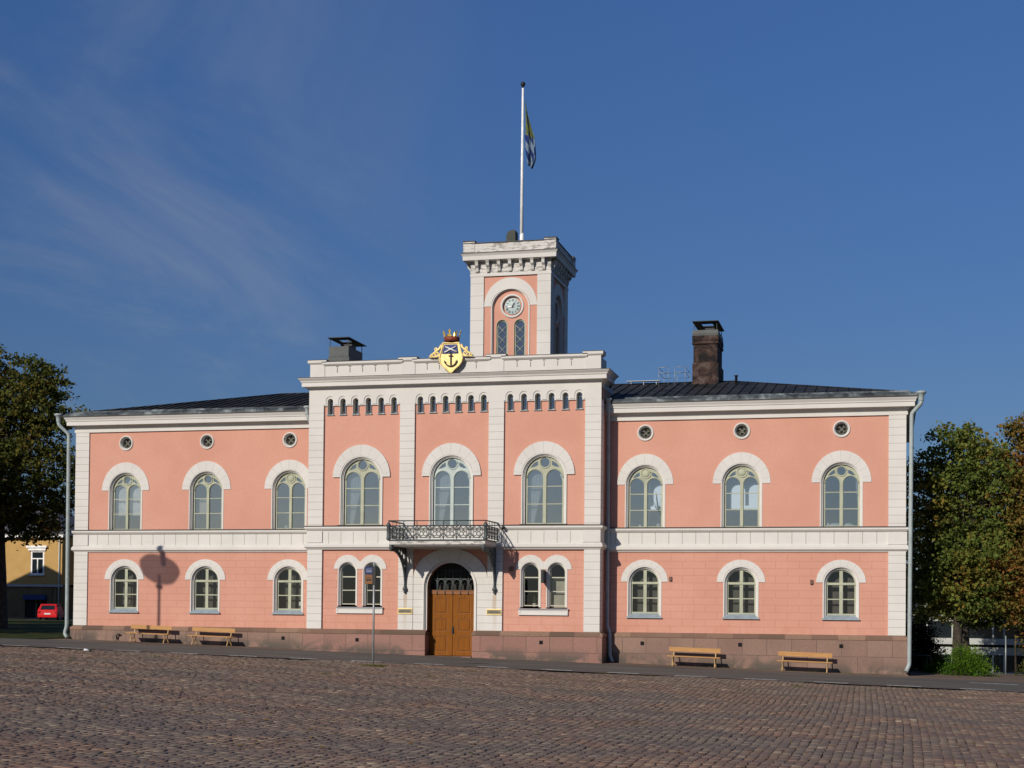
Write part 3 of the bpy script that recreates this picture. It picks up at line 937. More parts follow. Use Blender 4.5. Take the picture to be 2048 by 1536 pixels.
# ================================================================== RISALIT (projecting centre)
bays = [XO - 4.134, XO, XO + 4.134]
PAI, PBI, PI_ = 1.677, 2.351, 5.917
YB = -D + 0.10            # bay wall plane (between pilasters)
pair = [(XO + 3.571, XO + 4.731), (XO - 4.731, XO - 3.571)]
RZS, RR = 6.66, 0.99
SMZ, SMR = 10.09, 0.13
smalls = [[b + (k - 2.5) * s_ for k in range(6)] for b, s_ in zip(bays, (0.594, 0.575, 0.606))]
m = MB('pink_blocks')
for b, (cx0, cx1) in zip((bays[0], bays[2]), ((pair[1]), (pair[0]))):
    x0, x1 = (RX0 + .02, XO - PAI - .1) if b < 0 else (XO + PAI + .1, RX1 - .02)
    m.use('pink_blocks').plate(rect(x0, x1, 0, 3.52), [arch(cx0, 0.455, 2.54, 0.98), arch(cx1, 0.455, 2.54, 0.98)], YB, YB + .34)
m.use('pink_blocks').plate([(XO + PAI + .1, 0), (XO + PAI + .1, 3.52), (XO - PAI - .1, 3.52), (XO - PAI - .1, 0)] + arch(XO, 1.2, 1.876, 0), [], YB + .001, YB + .34)
for i, b in enumerate(bays):
    x0, x1 = [(RX0 + .02, XO - PAI - .1), (XO - PAI - .1, XO + PAI + .1), (XO + PAI + .1, RX1 - .02)][i]
    hz = 3.86 if i == 1 else 4.56
    o = [(x0, 3.522), (x1, 3.522), (x1, 9.89)]
    for c in reversed(smalls[i]): o += [(c + .134, 9.89), (c + .134, 9.503), (c - .134, 9.503), (c - .134, 9.89)]
    o.append((x0, 9.89))
    m.use('pink_plaster').plate(o, [arch(b, RR, RZS, hz)], YB + (.001 if i == 1 else 0), YB + .34)
m.build('wall', hall)
# risalit side walls
for xa, xb in ((RX0, RX0 + .3), (RX1 - .3, RX1)):
    m = MB('pink_blocks')
    m.use('pink_blocks').box(xa + .012, xb - .012, YB + .341, 1.5, 0.0, 3.52); m.use('pink_plaster').box(xa + .012, xb - .012, YB + .341, 1.5, 3.522, 10.6)
    m.build('side_wall', hall)
# pilasters (return round the corner)
for x0, x1 in ((RX0, XO - PI_), (XO - PBI, XO - PAI), (XO + PAI, XO + PBI), (XO + PI_, RX1)):
    dep = 0.62 if (x0 == RX0 or x1 == RX1) else 0.2
    pilaster(x0, x1, -D, 0.0, 3.52, depth=dep); pilaster(x0, x1, -D, 4.55, 9.90, depth=dep)
string('string_course', (RX0 + .03, RX1 - .03, -D + .03, 1.2), 0.065)
for x0, x1 in ((RX0, XO - PI_), (XO - PBI, XO - PAI), (XO + PAI, XO + PBI), (XO + PI_, RX1)):
    m = MB('white_plaster'); m.box(x0 - .02, x1 + .02, -D - 0.06, -D + .2, 3.82, 4.33)
    m.build('pilaster_block', hall)
# white strip behind the small windows and the frieze with arched notches
m = MB('white_plaster')
for i, b in enumerate(bays):
    x0, x1 = [(XO - PI_, XO - PBI), (XO - PAI, XO + PAI), (XO + PBI, XO + PI_)][i]
    o = [(x1, 10.62), (x0, 10.62), (x0, 9.892)]
    for c in smalls[i]: o += arch(c, .134, SMZ, 9.892, n=10)
    o.append((x1, 9.892))
    m.plate(o, [], YB - .07, YB + .3)
m.build('frieze_back', hall)
m = MB('white_plaster')
o = [(RX0, 9.902), (XO - PI_, 9.902)]
for i, b in enumerate(bays):
    x0, x1 = [(XO - PI_, XO - PBI), (XO - PAI, XO + PAI), (XO + PBI, XO + PI_)][i]
    if i: o.append((x0, 9.902))
    o.append((x0 + .001, 9.94))
    for c in smalls[i]:
        o += [(c - 0.20, 9.94)] + [(c + .20 * math.cos(PI - PI * k / 10), 10.12 + .20 * math.sin(PI - PI * k / 10)) for k in range(11)] + [(c + 0.20, 9.94)]
    o.append((x1 - .001, 9.94)); o.append((x1, 9.902))
o += [(RX1, 9.902), (RX1, 10.66), (RX0, 10.66)]
m.plate(o, [], -D, YB - .071)
m.box(RX0 + .001, RX1 - .001, YB + .1, 1.5, 10.45, 10.655)
m.build('frieze', hall)
# small window lower part of pink wall holes: cut as dark recess panels with frames
sw0 = None
def small_window():
    m = MB('frame_cream')
    m.plate(arch(0, SMR, 0, -0.56, n=10), [arch(0, SMR - .028, 0, -0.02, n=10), rect(-SMR + .028, SMR - .028, -0.53, -0.05)], 0.19, 0.215)
    o = m.build('attic_window', hall)
    m = MB('glass_tower'); m.plate(arch(0, SMR, 0, -0.57, n=10), [], 0.205, None); m.build('pane', o)
    m = MB('white_plaster')
    m.plate(arch(0, .1335, 0, -.585, n=10) + list(reversed(arch(0, .127, 0, -.585, n=10))), [], -.068, .19); m.build('surround', o)
    m = MB('sill_zinc'); m.box(-SMR - .05, SMR + .05, -0.06, 0.19, -0.615, -0.585); m.build('sill', o)
    return o
# ---- cornice and parapet of the risalit
RRc = (RX0 + .01, RX1 - .01, -D + .01, 0.1)
ring_profile('main_cornice', RRc, [(-0.3, 10.60, 'white_plaster'), (0.02, 10.60, 'white_plaster'), (0.05, 10.62, 'white_plaster'), (0.07, 10.66, 'white_plaster'), (0.15, 10.73, 'white_plaster'), (0.27, 10.735, 'white_plaster'),
             (0.27, 10.91, 'white_plaster'), (0.30, 10.92, 'white_plaster'), (0.32, 10.98, 'white_plaster'), (0.41, 11.08, 'white_plaster'), (0.415, 11.10, 'white_plaster'), (0.43, 11.105, 'flashing'), (0.43, 11.125, 'flashing'), (-0.3, 11.17, 'flashing')], ['white_plaster', 'flashing'])
m = MB('white_plaster')
PX0, PX1 = RX0 + .03, RX1 - .03
piers = [(PX0, XO - PI_ + .02), (XO - 2.34, XO - 1.69), (XO + 1.645, XO + 2.32), (XO + PI_ - .02, PX1)]
holes = []
for (a0, a1) in ((piers[0][1], piers[1][0]), (piers[1][1], piers[2][0]), (piers[2][1], piers[3][0])):
    n = 6
    for k in range(1, n):
        xx = a0 + (a1 - a0) * k / n
        holes.append([(xx - .022, 11.36), (xx + .022, 11.36), (xx + .022, 11.60), (xx + .06, 11.62), (xx + .06, 11.65), (xx - .06, 11.65), (xx - .06, 11.62), (xx - .022, 11.60)])
m.plate(rect(PX0, PX1, 11.13, 11.70), holes, -D + .03, -D + .08)
m.box(PX0, PX1, -D + .081, -D + .45, 11.13, 11.70)
for a0, a1 in piers: m.box(a0, a1, -D - .0, -D + .029, 11.13, 11.75)
m.build('parapet', hall)
def cap(x0, x1, z0, z1, name='parapet_cap', side=False):
    m = MB('white_plaster')
    m.loft((x0, x1, -D + .03, -D + .50), [(0.01, z0 - .02, 'white_plaster'), (0.04, z0, 'white_plaster'), (0.10, z0 + .06, 'white_plaster'), (0.10, z1 - .02, 'white_plaster'), (0.115, z1 - .018, 'flashing'), (0.115, z1, 'flashing'), (0, z1 + .02, 'flashing')], close=True)
    return m.build(name, hall)
xs_ = [piers[0][1], piers[1][0], piers[1][1], piers[2][0], piers[2][1], piers[3][0]]
for a0, a1 in ((xs_[0], xs_[1]), (xs_[2], xs_[3]), (xs_[4], xs_[5])): cap(a0 - .0, a1 + .0, 11.69, 11.86)
for a0, a1 in piers: cap(a0, a1, 11.76, 11.955)
m = MB('white_plaster'); m.box(PX1 - .4, PX1 - .002, -D + .451, 0.0, 11.13, 11.70); m.build('parapet_return', hall)
m = MB('white_plaster'); m.box(PX0 + .002, PX0 + .4, -D + .451, 0.0, 11.13, 11.70); m.build('parapet_return', hall)
m = MB('roof_metal'); m.box(RX0 + .1, RX1 - .1, -D + .5, 1.6, 11.0, 11.1); m.box(RX0 + .1, RX1 - .1, 1.45, 1.6, 9.9, 11.0); m.build('centre_roof', hall)

# ---- risalit plinth in three pieces round the door
def plinth_piece(x0, x1, y0, y1):
    m = MB('granite_red', 'granite_cap')
    m.loft((x0, x1, y0, y1), [(0.14, -2.0, 'granite_red'), (0.14, -0.20, 'granite_red'), (0.165, -0.195, 'granite_cap'), (0.165, -0.09, 'granite_cap'), (0.02, 0.004, 'granite_cap')], close=True)
    return m.build('plinth', hall)
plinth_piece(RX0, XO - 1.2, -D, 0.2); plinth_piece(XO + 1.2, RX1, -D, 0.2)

# ================================================================== WINDOWS
def voussoir(o, cz, rxo, rzo, ri, rzi, y0, y1, band=0.0):
    m = MB('white_voussoir')
    m.plate(arc_band(0, cz, rxo, rzo, ri, rzi), [], y0, y1)
    return m.build('archivolt', o, origin=WORLD[o.name] if False else (0, 0, 0))

def ring_arch(m, hw0, hw1, zs, zb, y0, y1):
    oo = arch(0, hw0, zs, zb); ii = arch(0, hw1, zs, zb)
    m.plate(oo + list(reversed(ii)), [], y0, y1)

def ground_window():
    m = MB('frame_green')
    r = 0.61
    rg = lambda x0, x1, z0, z1: rect(x0, x1, z0, z1)
    q1 = [(-0.545, 0.055)] + [(-.545 + 0, .055)][:0] + [(-0.545 * math.cos(t), 0.055 + 0.49 * math.sin(t)) for t in [PI / 2 * k / 10 for k in range(1, 10)]] + [(-0.07, 0.055 + .485), (-0.07, 0.055)]
    q2 = [(-x, z) for x, z in reversed(q1)]
    m.plate(arch(0, r, 0.0, -1.30), [q1, q2, rg(-.545, -.07, -.615, -.05), rg(.07, .545, -.615, -.05), rg(-.545, -.07, -1.235, -.66), rg(.07, .545, -1.235, -.66)], 0.19, 0.25)
    m.box(-r + .001, r - .001, 0.165, 0.189, -.04, .035)
    o = m.build('window', hall)
    m = MB('glass_lower'); m.plate(arch(0, r - .01, 0, -1.29), [], 0.225, None); m.build('pane', o)
    m = MB('white_voussoir'); m.plate(arc_band(0, 0.06, 1.01, 0.945, GR, GR - .055), [], -.028, .02); m.build('archivolt', o)
    m = MB('white_plaster')
    ring_arch(m, GR + .004, GR - .045, 0, -1.42, -.018, .10); ring_arch(m, GR - .046, GR - .085, 0, -1.40, .05, .15); ring_arch(m, GR - .086, r - .002, 0, -1.36, .10, .20)
    m.build('moulding', o)
    m = MB('sill_zinc')
    a = [(-.78, -.10, -1.47), (.78, -.10, -1.47), (.78, -.10, -1.50), (-.78, -.10, -1.50), (-.62, .185, -1.302), (.62, .185, -1.302), (.62, .185, -1.45), (-.62, .185, -1.45)]
    v = [m.v(p) for p in a]
    for q in ((0, 1, 5, 4), (0, 1, 2, 3), (3, 2, 6, 7), (0, 3, 7, 4), (1, 2, 6, 5)): m.f([v[i] for i in q])
    m.build('sill', o)
    return o

def lancet_window(s, hz, fr='frame_green', blank=False, door=False):
    """two lancets under a circle; s: scale of half width (0.749 base); hz: bars and bottom, relative to springing"""
    r = 0.749 * s
    zb = hz['bottom']
    m = MB(fr)
    lw = 0.295 * s; lc = 0.371 * s
    holes = []
    bars = sorted([zb + .05] + [b for b in hz['bars']])
    lz = hz['lz']
    for sx in (-1, 1):
        cx = sx * lc
        prev = zb + .055
        for b in bars[1:]:
            holes.append(rect(cx - lw, cx + lw, prev, b - .018)); prev = b + .018
        holes.append(arch(cx, lw, lz, prev, n=12))
    cz = hz['cz']; cr_c = 0.175 * s
    if not blank: holes.append(circ(0, cz, cr_c, 20))
    # spandrel openings
    for sx in (-1, 1):
        pts = [(sx * .27 * s, cz + .10 * s), (sx * .60 * s, cz - .27 * s), (sx * .33 * s, cz - .16 * s)]
        pts = [(sx * .27 * s, cz + .06 * s), (sx * .42 * s, cz - .02 * s), (sx * .57 * s, cz - .19 * s), (sx * .42 * s, cz - .165 * s), (sx * .27 * s, cz - .10 * s)]
        holes.append(pts if sx < 0 else list(reversed(pts)))
    m.plate(arch(0, r, 0, zb, n=28), holes, 0.19, 0.25)
    # raised ribs: mullion, lancet heads, circle
    m.box(-.06 * s, .06 * s, .155, .189, zb + .01, lz + .12)
    for sx in (-1, 1):
        pts = [(sx * lc + (lw + .035) * math.cos(t), .185, lz + (lw + .035) * math.sin(t)) for t in [PI * k / 12 for k in range(13)]]
        m.tube(pts, .025, 5)
    m.ring((0, .185, cz), cr_c + .04, .025, 20)
    if blank:
        m.lathe([(cr_c * .9, .188), (cr_c * .8, .17), (0.05, .155)], (0, 0, cz), 18, 'y')
    if door:
        m.use(fr).box(-r + .03, r - .03, .17, .189, zb + .02, zb + .62)
    o = m.build('window', hall)
    m = MB('glass_upper'); m.plate(arch(0, r - .01, 0, zb + .02, n=28), [], 0.225, None); m.build('pane', o)
    return o
def add_trim(o, ro, r, arcx, arcz, arcoff, zb, sill=True):
    m = MB('white_voussoir'); m.plate(arc_band(0, arcoff, arcx, arcz, ro, ro - arcoff), [], -.028, .02); m.build('archivolt', o)
    m = MB('white_plaster')
    d = (ro - r) / 3
    ring_arch(m, ro + .004, ro - d, 0, zb - .02, -.018, .08); ring_arch(m, ro - d - .001, ro - 2 * d, 0, zb - .01, .04, .13); ring_arch(m, ro - 2 * d - .001, r - .002, 0, zb, .09, .20)
    m.build('moulding', o)
    if sill:
        m = MB('flashing'); m.box(-ro - .05, ro + .05, -.16, .20, zb - .03, zb - .003); m.build('sill', o)

# ground windows of the wings
g0 = ground_window()
for i, c in enumerate(wing_centers):
    if i == 0: g0.location = Vector((c, 0, GZS)) - WORLD[hall.name]; continue
    copy_tree(g0, Vector((c, 0, GZS)) - WORLD[hall.name], None, hall)
# upper windows of the wings (some with a blank roundel)
hz_w = dict(bottom=-1.86, bars=(-1.105, -0.41), lz=-0.04, cz=0.475)
def upper(blank):
    o = lancet_window(1.0, hz_w, blank=blank); add_trim(o, UR, 0.749, 1.215, 1.32, -.01, -1.86); return o
u0, u1 = upper(False), upper(True)
used = {0: False, 1: False}
for i, c in enumerate(wing_centers):
    bl = i in (2, 3, 4)
    src = u1 if bl else u0
    pos = Vector((c, 0, UZS)) - WORLD[hall.name]
    if not used[bl]: src.location = pos; used[bl] = True
    else: copy_tree(src, pos, None, hall)
# risalit large windows
hz_r = dict(bottom=-2.06, bars=(-1.19, -0.43), lz=-0.06, cz=0.595)
rw = lancet_window(1.146, hz_r); add_trim(rw, RR, 0.858, 1.337, 1.43, .06, -2.06)
rw.location = Vector((bays[0], YB - .04, RZS)) - WORLD[hall.name]
copy_tree(rw, Vector((bays[2], YB - .04, RZS)) - WORLD[hall.name], None, hall)
hz_m = dict(bottom=-2.78, bars=(-2.10, -1.19, -0.43), lz=-0.06, cz=0.595)
rm = lancet_window(1.146, hz_m, fr='frame_blue', door=True); add_trim(rm, RR, 0.858, 1.337, 1.43, .06, -2.78, sill=False)
rm['label'] = 'tall pale blue-grey balcony door under a traceried arch'
rm.location = Vector((bays[1], YB - .04, RZS)) - WORLD[hall.name]
# attic windows
sw = small_window()
first = True
for i in range(3):
    for c in smalls[i]:
        p = Vector((c, YB, SMZ)) - WORLD[hall.name]
        if first: sw.location = p; first = False
        else: copy_tree(sw, p, None, hall)
# round windows
def round_window():
    m = MB('frame_dull')
    m.ring((0, .16, 0), .245, .02, 24)
    for s_ in (1, -1): m.tube([(-.17, .16, -.17 * s_), (.17, .16, .17 * s_)], .012, 4)
    for a in (0, PI / 2, PI, 1.5 * PI): m.ring((.125 * math.cos(a), .15, .125 * math.sin(a)), .085, .012, 14, m=4)
    o = m.build('round_window', hall)
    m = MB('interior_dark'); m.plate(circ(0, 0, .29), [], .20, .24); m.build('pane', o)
    m = MB('white_plaster')
    m.lathe([(.25, .19), (.25, .03), (.29, -.01), (.30, -.05), (.34, -.055), (.36, -.02), (.36, .01)], (0, 0, 0), 28, 'y')
    m2 = m
    # open the ring: lathe caps closed both ends, remove them
    bm = m.bm
    bm.faces.ensure_lookup_table()
    bmesh.ops.delete(bm, geom=[f_ for f_ in bm.faces if len(f_.verts) > 4], context='FACES_ONLY')
    m.build('surround', o)
    return o
rw0 = round_window()
for i, c in enumerate(wing_centers):
    p = Vector((c, 0, 8.57)) - WORLD[hall.name]
    if i == 0: rw0.location = p
    else: copy_tree(rw0, p, None, hall)
# paired windows on the ground floor of the risalit
def pair_window():
    m = MB('frame_cream'); r = .352
    m.plate(arch(0, r, 0, -1.45), [arch(0, r - .05, 0, -.20, n=14), rect(-r + .05, r - .05, -.80, -.25), rect(-r + .05, r - .05, -1.41, -.84)], .19, .24)
    o = m.build('window', hall)
    m = MB('glass_lower'); m.plate(arch(0, r - .01, 0, -1.44), [], .22, None); m.build('pane', o)
    m = MB('white_plaster')
    ring_arch(m, .459, .42, 0, -1.5, -.02, .08); ring_arch(m, .419, .385, 0, -1.5, .04, .13); ring_arch(m, .384, r - .002, 0, -1.5, .09, .2)
    m.build('moulding', o)
    return o
pw = pair_window()
first = True
for pr in pair:
    for c in pr:
        p = Vector((c, YB, 2.54)) - WORLD[hall.name]
        if first: pw.location = p; first = False
        else: copy_tree(pw, p, None, hall)
for pr in pair:
    cx = (pr[0] + pr[1]) / 2
    m = MB('white_voussoir')
    # twin archivolts meeting over the pier
    n = 22; pts = []
    for k, c in enumerate(pr):
        for i in range(n + 1):
            t = PI - PI * i / n
            px, pz = c + .64 * math.cos(t), 2.66 + .62 * math.sin(t)
            if (k == 0 and px <= cx) or (k == 1 and px >= cx): pts.append((px, pz))
    for k, c in ((1, pr[1]), (0, pr[0])):
        pts += [(c + .457 * math.cos(PI * i / 18), 2.54 + .457 * math.sin(PI * i / 18)) for i in range(19) if 2.54 + .457 * math.sin(PI * i / 18) >= 2.655] if False else []
    inner = []
    for c in (pr[1], pr[0]):
        a0 = math.asin(.12 / .457)
        inner += [(c + .457 * math.cos(a0 + (PI - 2 * a0) * i / 18), 2.54 + .457 * math.sin(a0 + (PI - 2 * a0) * i / 18)) for i in range(19)]
    m.plate(pts + inner, [], YB - .028, YB + .02)
    m.build('archivolt', hall, origin=(cx, YB, 2.4))
    m = MB('white_plaster')
    x0, x1 = cx - 1.08, cx + 1.08
    m.box(x0, x1, YB - .07, YB + .0, .70, .94)
    m.plate(rect(x0 + .001, x1 - .001, .701, .939), [rect(x0 + .07, x1 - .07, .76, .90)], YB - .09, YB - .071)
    m.use('sill_zinc').box(x0 - .03, x1 + .03, YB - .13, YB + .19, .945, .975)
    m.build('sill', hall)

# ================================================================== DOOR
DY = -D + 0.50
m = MB('white_blocks')
# white block field beside the door and the big archivolt
for s in (-1, 1):
    xa, xb = sorted((XO + s * 1.2, XO + s * 1.676))
    q_ = [(XO + s * 1.2, 0.0), (XO + s * 1.676, 0.0), (XO + s * 1.676, 2.289)] + [(XO + s * math.sqrt(1.44 - (.413 * (8 - k) / 8) ** 2), 1.876 + .413 * (8 - k) / 8) for k in range(8)]
    m.plate(q_, [], -D + .03, YB + .0005)
m.build('door_jamb_blocks', hall)
m = MB('white_voussoir')
a0_ = math.asin(.414 / 1.2)
m.plate([(XO + 1.66 * math.cos(PI - PI * k / 24), 2.29 + 1.26 * math.sin(PI - PI * k / 24)) for k in range(25)] + [(XO + 1.2 * math.cos(a0_ + (PI - 2 * a0_) * k / 24), 1.876 + 1.2 * math.sin(a0_ + (PI - 2 * a0_) * k / 24)) for k in range(25)], [], -D + .02, YB + .0004)
m.build('archivolt', hall, origin=(XO, 0, 1.9))
m = MB('white_plaster')
oo = arch(XO, 1.22, 1.88, 0.0); 
for (h0, h1, ya, yb) in ((1.205, 1.165, -D - .02, DY), (1.164, 1.125, -D + .05, DY), (1.124, 1.062, -D + .12, -D + .22)):
    m.plate(arch(XO, h0, 1.876, 0.001) + list(reversed(arch(XO, h1, 1.876, 0.001))), [], ya, yb)
m.build('door_moulding', hall)
m = MB('door_wood_dark'); m.plate(arch(XO, 1.124, 1.876, -1.15) + list(reversed(arch(XO, 1.062, 1.876, -1.15))), [], -D + .221, DY); m.build('door_reveal', hall)  # reveal coloured dark to stand for the shade on the jamb
# fill above inner arch between jambs down plinth: threshold walls
m = MB('granite_red')
for s in (-1, 1):
    xa, xb = sorted((XO + s * 1.062, XO + s * 1.06)) if False else sorted((XO + s * 1.062, XO + s * 1.30))
    m.box(xa, xb, -D + .0, DY + .1, -1.6, -0.001)
m.build('door_plinth_return', hall)
m = MB('granite_red'); m.box(XO - 1.06, XO + 1.06, -D - .30, DY + .1, -1.8, -1.115)
m.build('doorstep', hall)
def leaf(sx):
    m = MB('door_wood')
    x0, x1 = (XO - 1.058, XO - .012) if sx < 0 else (XO + .012, XO + 1.058)
    z0, z1 = -1.10, 1.56
    w_ = x1 - x0
    hs_ = [(z0 + .17, z0 + .85), (z0 + 1.06, z0 + 1.62), (z0 + 1.83, z1 - .13)]
    holes = [rect(x0 + .24, x1 - .24, a_, b_) for a_, b_ in hs_]
    m.plate(rect(x0, x1, z0, z1), holes, DY, DY + .03)
    m.use('door_wood').box(x0 + .002, x1 - .002, DY + .031, DY + .07, z0, z1)
    for a_, b_ in hs_:
        m.use('door_wood').box(x0 + .30, x1 - .30, DY + .004, DY + .03, a_ + .06, b_ - .06)
    m.use('door_wood_dark')
    for a_, b_ in hs_:
        m.plate(rect(x0 + .24, x1 - .24, a_, b_), [rect(x0 + .262, x1 - .262, a_ + .022, b_ - .022)], DY + .012, DY + .029)
    for z_ in (z0 + .08, z0 + .95, z0 + 1.72, z1 - .06):
        for k in range(3): m.lathe([(.018, 0), (.018, -.012), (.003, -.02)], (x0 + .12 + k * (w_ - .24) / 2, DY, z_), 8, 'y')
    return m.build('door_leaf', hall)
l1, l2 = leaf(-1), leaf(1)
m = MB('dark_iron'); m.box(XO - .03, XO + .07, DY - .015, DY - .001, -.16, .16); m.tube([(XO + .03, DY - .01, .1), (XO + .03, DY - .09, .08), (XO + .03, DY - .09, -.08), (XO + .03, DY - .01, -.1)], .014, 6)
m.build('handle', l2)
m = MB('black_void'); m.box(XO - .011, XO + .011, DY + .02, DY + .06, -1.1, 1.56); m.build('door_gap', hall)
m = MB('door_wood_dark'); m.box(XO - 1.06, XO + 1.06, DY - .03, DY + .08, 1.575, 1.75); m.box(XO - 1.06, XO + 1.06, DY - .05, DY - .03, 1.72, 1.755)
m.build('transom', hall)
# fanlight grille
m = MB('dark_iron')
def zt(x): return 1.876 + math.sqrt(max(0, 1.058 ** 2 - (x - XO) ** 2))
m.use('iron_green')
for k in range(7):
    x_ = XO + (k - 3) * .352
    x_ = max(XO - 1.03, min(XO + 1.03, x_))
    if 0 < k < 7 and k != 0 and k != 6: m.tube([(x_, DY - .0, 1.64), (x_, DY - .0, min(2.62, zt(x_)))], .022, 6)
    m.tube([(x_, DY - .04, 1.56), (x_, DY - .04, 1.78)], .026, 6)
for k in range(6):
    c = XO + (k - 2.5) * .352
    pts = [(c - .15, DY, 1.76)] + [(c + .15 * math.cos(PI - PI * i / 10), DY, 2.08 + .15 * math.sin(PI - PI * i / 10)) for i in range(11)] + [(c + .15, DY, 1.76)]
    pts = [p for p in pts if p[2] < zt(p[0]) + .01 and abs(p[0] - XO) < 1.05]
    m.tube(pts, .024, 6)
m.tube([(XO - 1.03, DY, 2.24), (XO + 1.03, DY, 2.24)][:0] or [(XO - .98, DY, 2.25), (XO + .98, DY, 2.25)], .02, 6)
m.tube([(XO - .75, DY, 2.60), (XO + .75, DY, 2.60)], .014, 6)
for k in range(11):
    x_ = XO + (k - 5) * .176
    if zt(x_) > 2.35: m.tube([(x_, DY + .02, 2.25), (x_, DY + .02, zt(x_))], .008, 5)
m.build('fanlight_grille', hall)
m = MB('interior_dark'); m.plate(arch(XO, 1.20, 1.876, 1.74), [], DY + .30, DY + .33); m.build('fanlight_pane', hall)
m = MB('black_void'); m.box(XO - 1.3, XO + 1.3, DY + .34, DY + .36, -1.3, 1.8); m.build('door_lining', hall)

# plaques
for x0 in (XO - 2.345, XO + 1.665):
    m = MB('gold_paint'); m.box(x0, x0 + .665, -D - .03, -D - .001, .695, .945)
    o = m.build('plaque', hall)
    m = MB('plaque_brass'); m.box(x0 + .025, x0 + .64, -D - .036, -D - .031, .735, .905)
    m.use('dark_iron')
    for z_, a0, a1 in ((.855, .12, .5), (.80, .06, .58)):
        xx = x0 + a0
        rs_ = random.Random(int(x0 * 10) + int(z_ * 100))
        while xx < x0 + a1:
            w_ = rs_.uniform(.014, .028); m.box(xx, xx + w_, -D - .039, -D - .0365, z_ - .016, z_ + .016); xx += w_ + .014
    m.build('plate', o)
# perpendicular sign box between the right pair + small wall lamp
m = MB('dark_iron'); m.box(4.02, 4.12, YB - .50, YB - .05, 2.07, 2.62); m.box(4.05, 4.09, YB - .06, YB + .0, 2.2, 2.26); m.box(4.05, 4.09, YB - .06, YB, 2.45, 2.5)
o = m.build('sign_box', hall)
m = MB('sign_pale'); m.box(4.121, 4.126, YB - .27, YB - .22, 2.2, 2.5); m.build('lettering_strip', o)
m = MB('brown_box'); m.box(2.52, 2.68, YB - .14, YB - .0, 2.58, 2.78); m.build('wall_lamp', hall)
m = MB('dark_iron'); m.lathe([(.02, 0), (.07, .03), (.08, .12), (.03, .15)], (XO + 2.42, -D - .2, 4.36), 10); m.tube([(XO + 2.42, -D - .2, 4.5), (XO + 2.42, -D - .1, 4.56), (XO + 2.42, -D, 4.5)], .015, 5)
m.build('floodlight', hall)

# ================================================================== BALCONY
BX0, BX1 = XO - 2.13, XO + 2.13
BY = -D - 2.02
m = MB('white_weathered'); m.box(BX0 + .02, BX1 - .02, BY, -D - .17, 3.64, 3.80); 
bal = m.build('balcony', hall)
m = MB('iron_green'); m.box(BX0 - .04, BX1 + .04, BY - .05, -D - .18, 3.801, 3.85); m.build('deck', bal)
m = MB('white_plaster'); m.box(BX0 + .10, BX1 - .10, BY + .1, -D - .18, 3.58, 3.639); m.build('soffit', bal)
m = MB('iron_green')
def rail(pts, r, n=6): m.tube(pts, r, n)
ztop, zmid, zbot = 4.64, 4.42, 3.92
rail([(BX0, -D, ztop), (BX0, BY, ztop), (BX1, BY, ztop), (BX1, -D, ztop)], .035)
for z_ in (zmid, zbot): rail([(BX0, -D, z_), (BX0, BY, z_), (BX1, BY, z_), (BX1, -D, z_)], .018)
def panel(p0, p1, ax):
    c = (Vector(p0) + Vector(p1)) / 2; wd = (Vector(p1) - Vector(p0)).length
    cz = (zmid + zbot) / 2; h = (zmid - zbot) / 2
    u = (Vector(p1) - Vector(p0)).normalized()
    axis = 'y' if ax == 'x' else 'x'
    C3 = lambda a, b: (c.x + u.x * a, c.y + u.y * a, cz + b)
    for a, b in ((.085, .085), (-.085, .085), (.085, -.085), (-.085, -.085)): m.ring(C3(a, b), .085, .016, 12, axis, 4)
    m.ring(C3(0, 0), h * .97, .015, 18, axis, 4)
    for s1 in (-1, 1):
        for s2 in (-1, 1):
            m.tube([C3(s1 * wd / 2, s2 * h * .2), C3(s1 * wd * .36, s2 * h * .62), C3(s1 * wd * .18, s2 * h)], .014, 4)
            m.tube([C3(s1 * wd / 2, s2 * h), C3(s1 * wd * .34, s2 * h * .52)], .014, 4)
np_ = 7
for k in range(np_ + 1):
    xx = BX0 + .09 + (BX1 - BX0 - .18) * k / np_
    if 0 < k < np_: rail([(xx, BY, 3.85), (xx, BY, ztop)], .02, 5)
    if k < np_:
        x2 = BX0 + .09 + (BX1 - BX0 - .18) * (k + 1) / np_
        panel((xx, BY, 0), (x2, BY, 0), 'x')
for xx in (BX0, BX1):
    for k in range(4):
        ya, yb = BY + .1 + k * .46, BY + .1 + (k + 1) * .46
        panel((xx, ya, 0), (xx, yb, 0), 'y'); rail([(xx, yb, 3.85), (xx, yb, ztop)], .014, 5)
m.build('railing', bal)
for xx in (BX0, BX1):
    m = MB('iron_green')
    m.lathe([(.10, 3.85), (.10, 3.9), (.085, 3.92), (.085, 4.42), (.10, 4.44), (.10, 4.48), (.05, 4.56), (.02, 4.60)], (xx, BY, 0), 12)
    m.build('post', bal)
    m = MB('iron_green')
    m.lathe([(.02, 3.34), (.05, 3.37), (.04, 3.42), (.09, 3.46), (.09, 3.56), (.07, 3.60), (.10, 3.64)], (xx - (.10 if xx > 0 else -.10), BY + .06, 0), 12)
    m.build('pendant', bal)
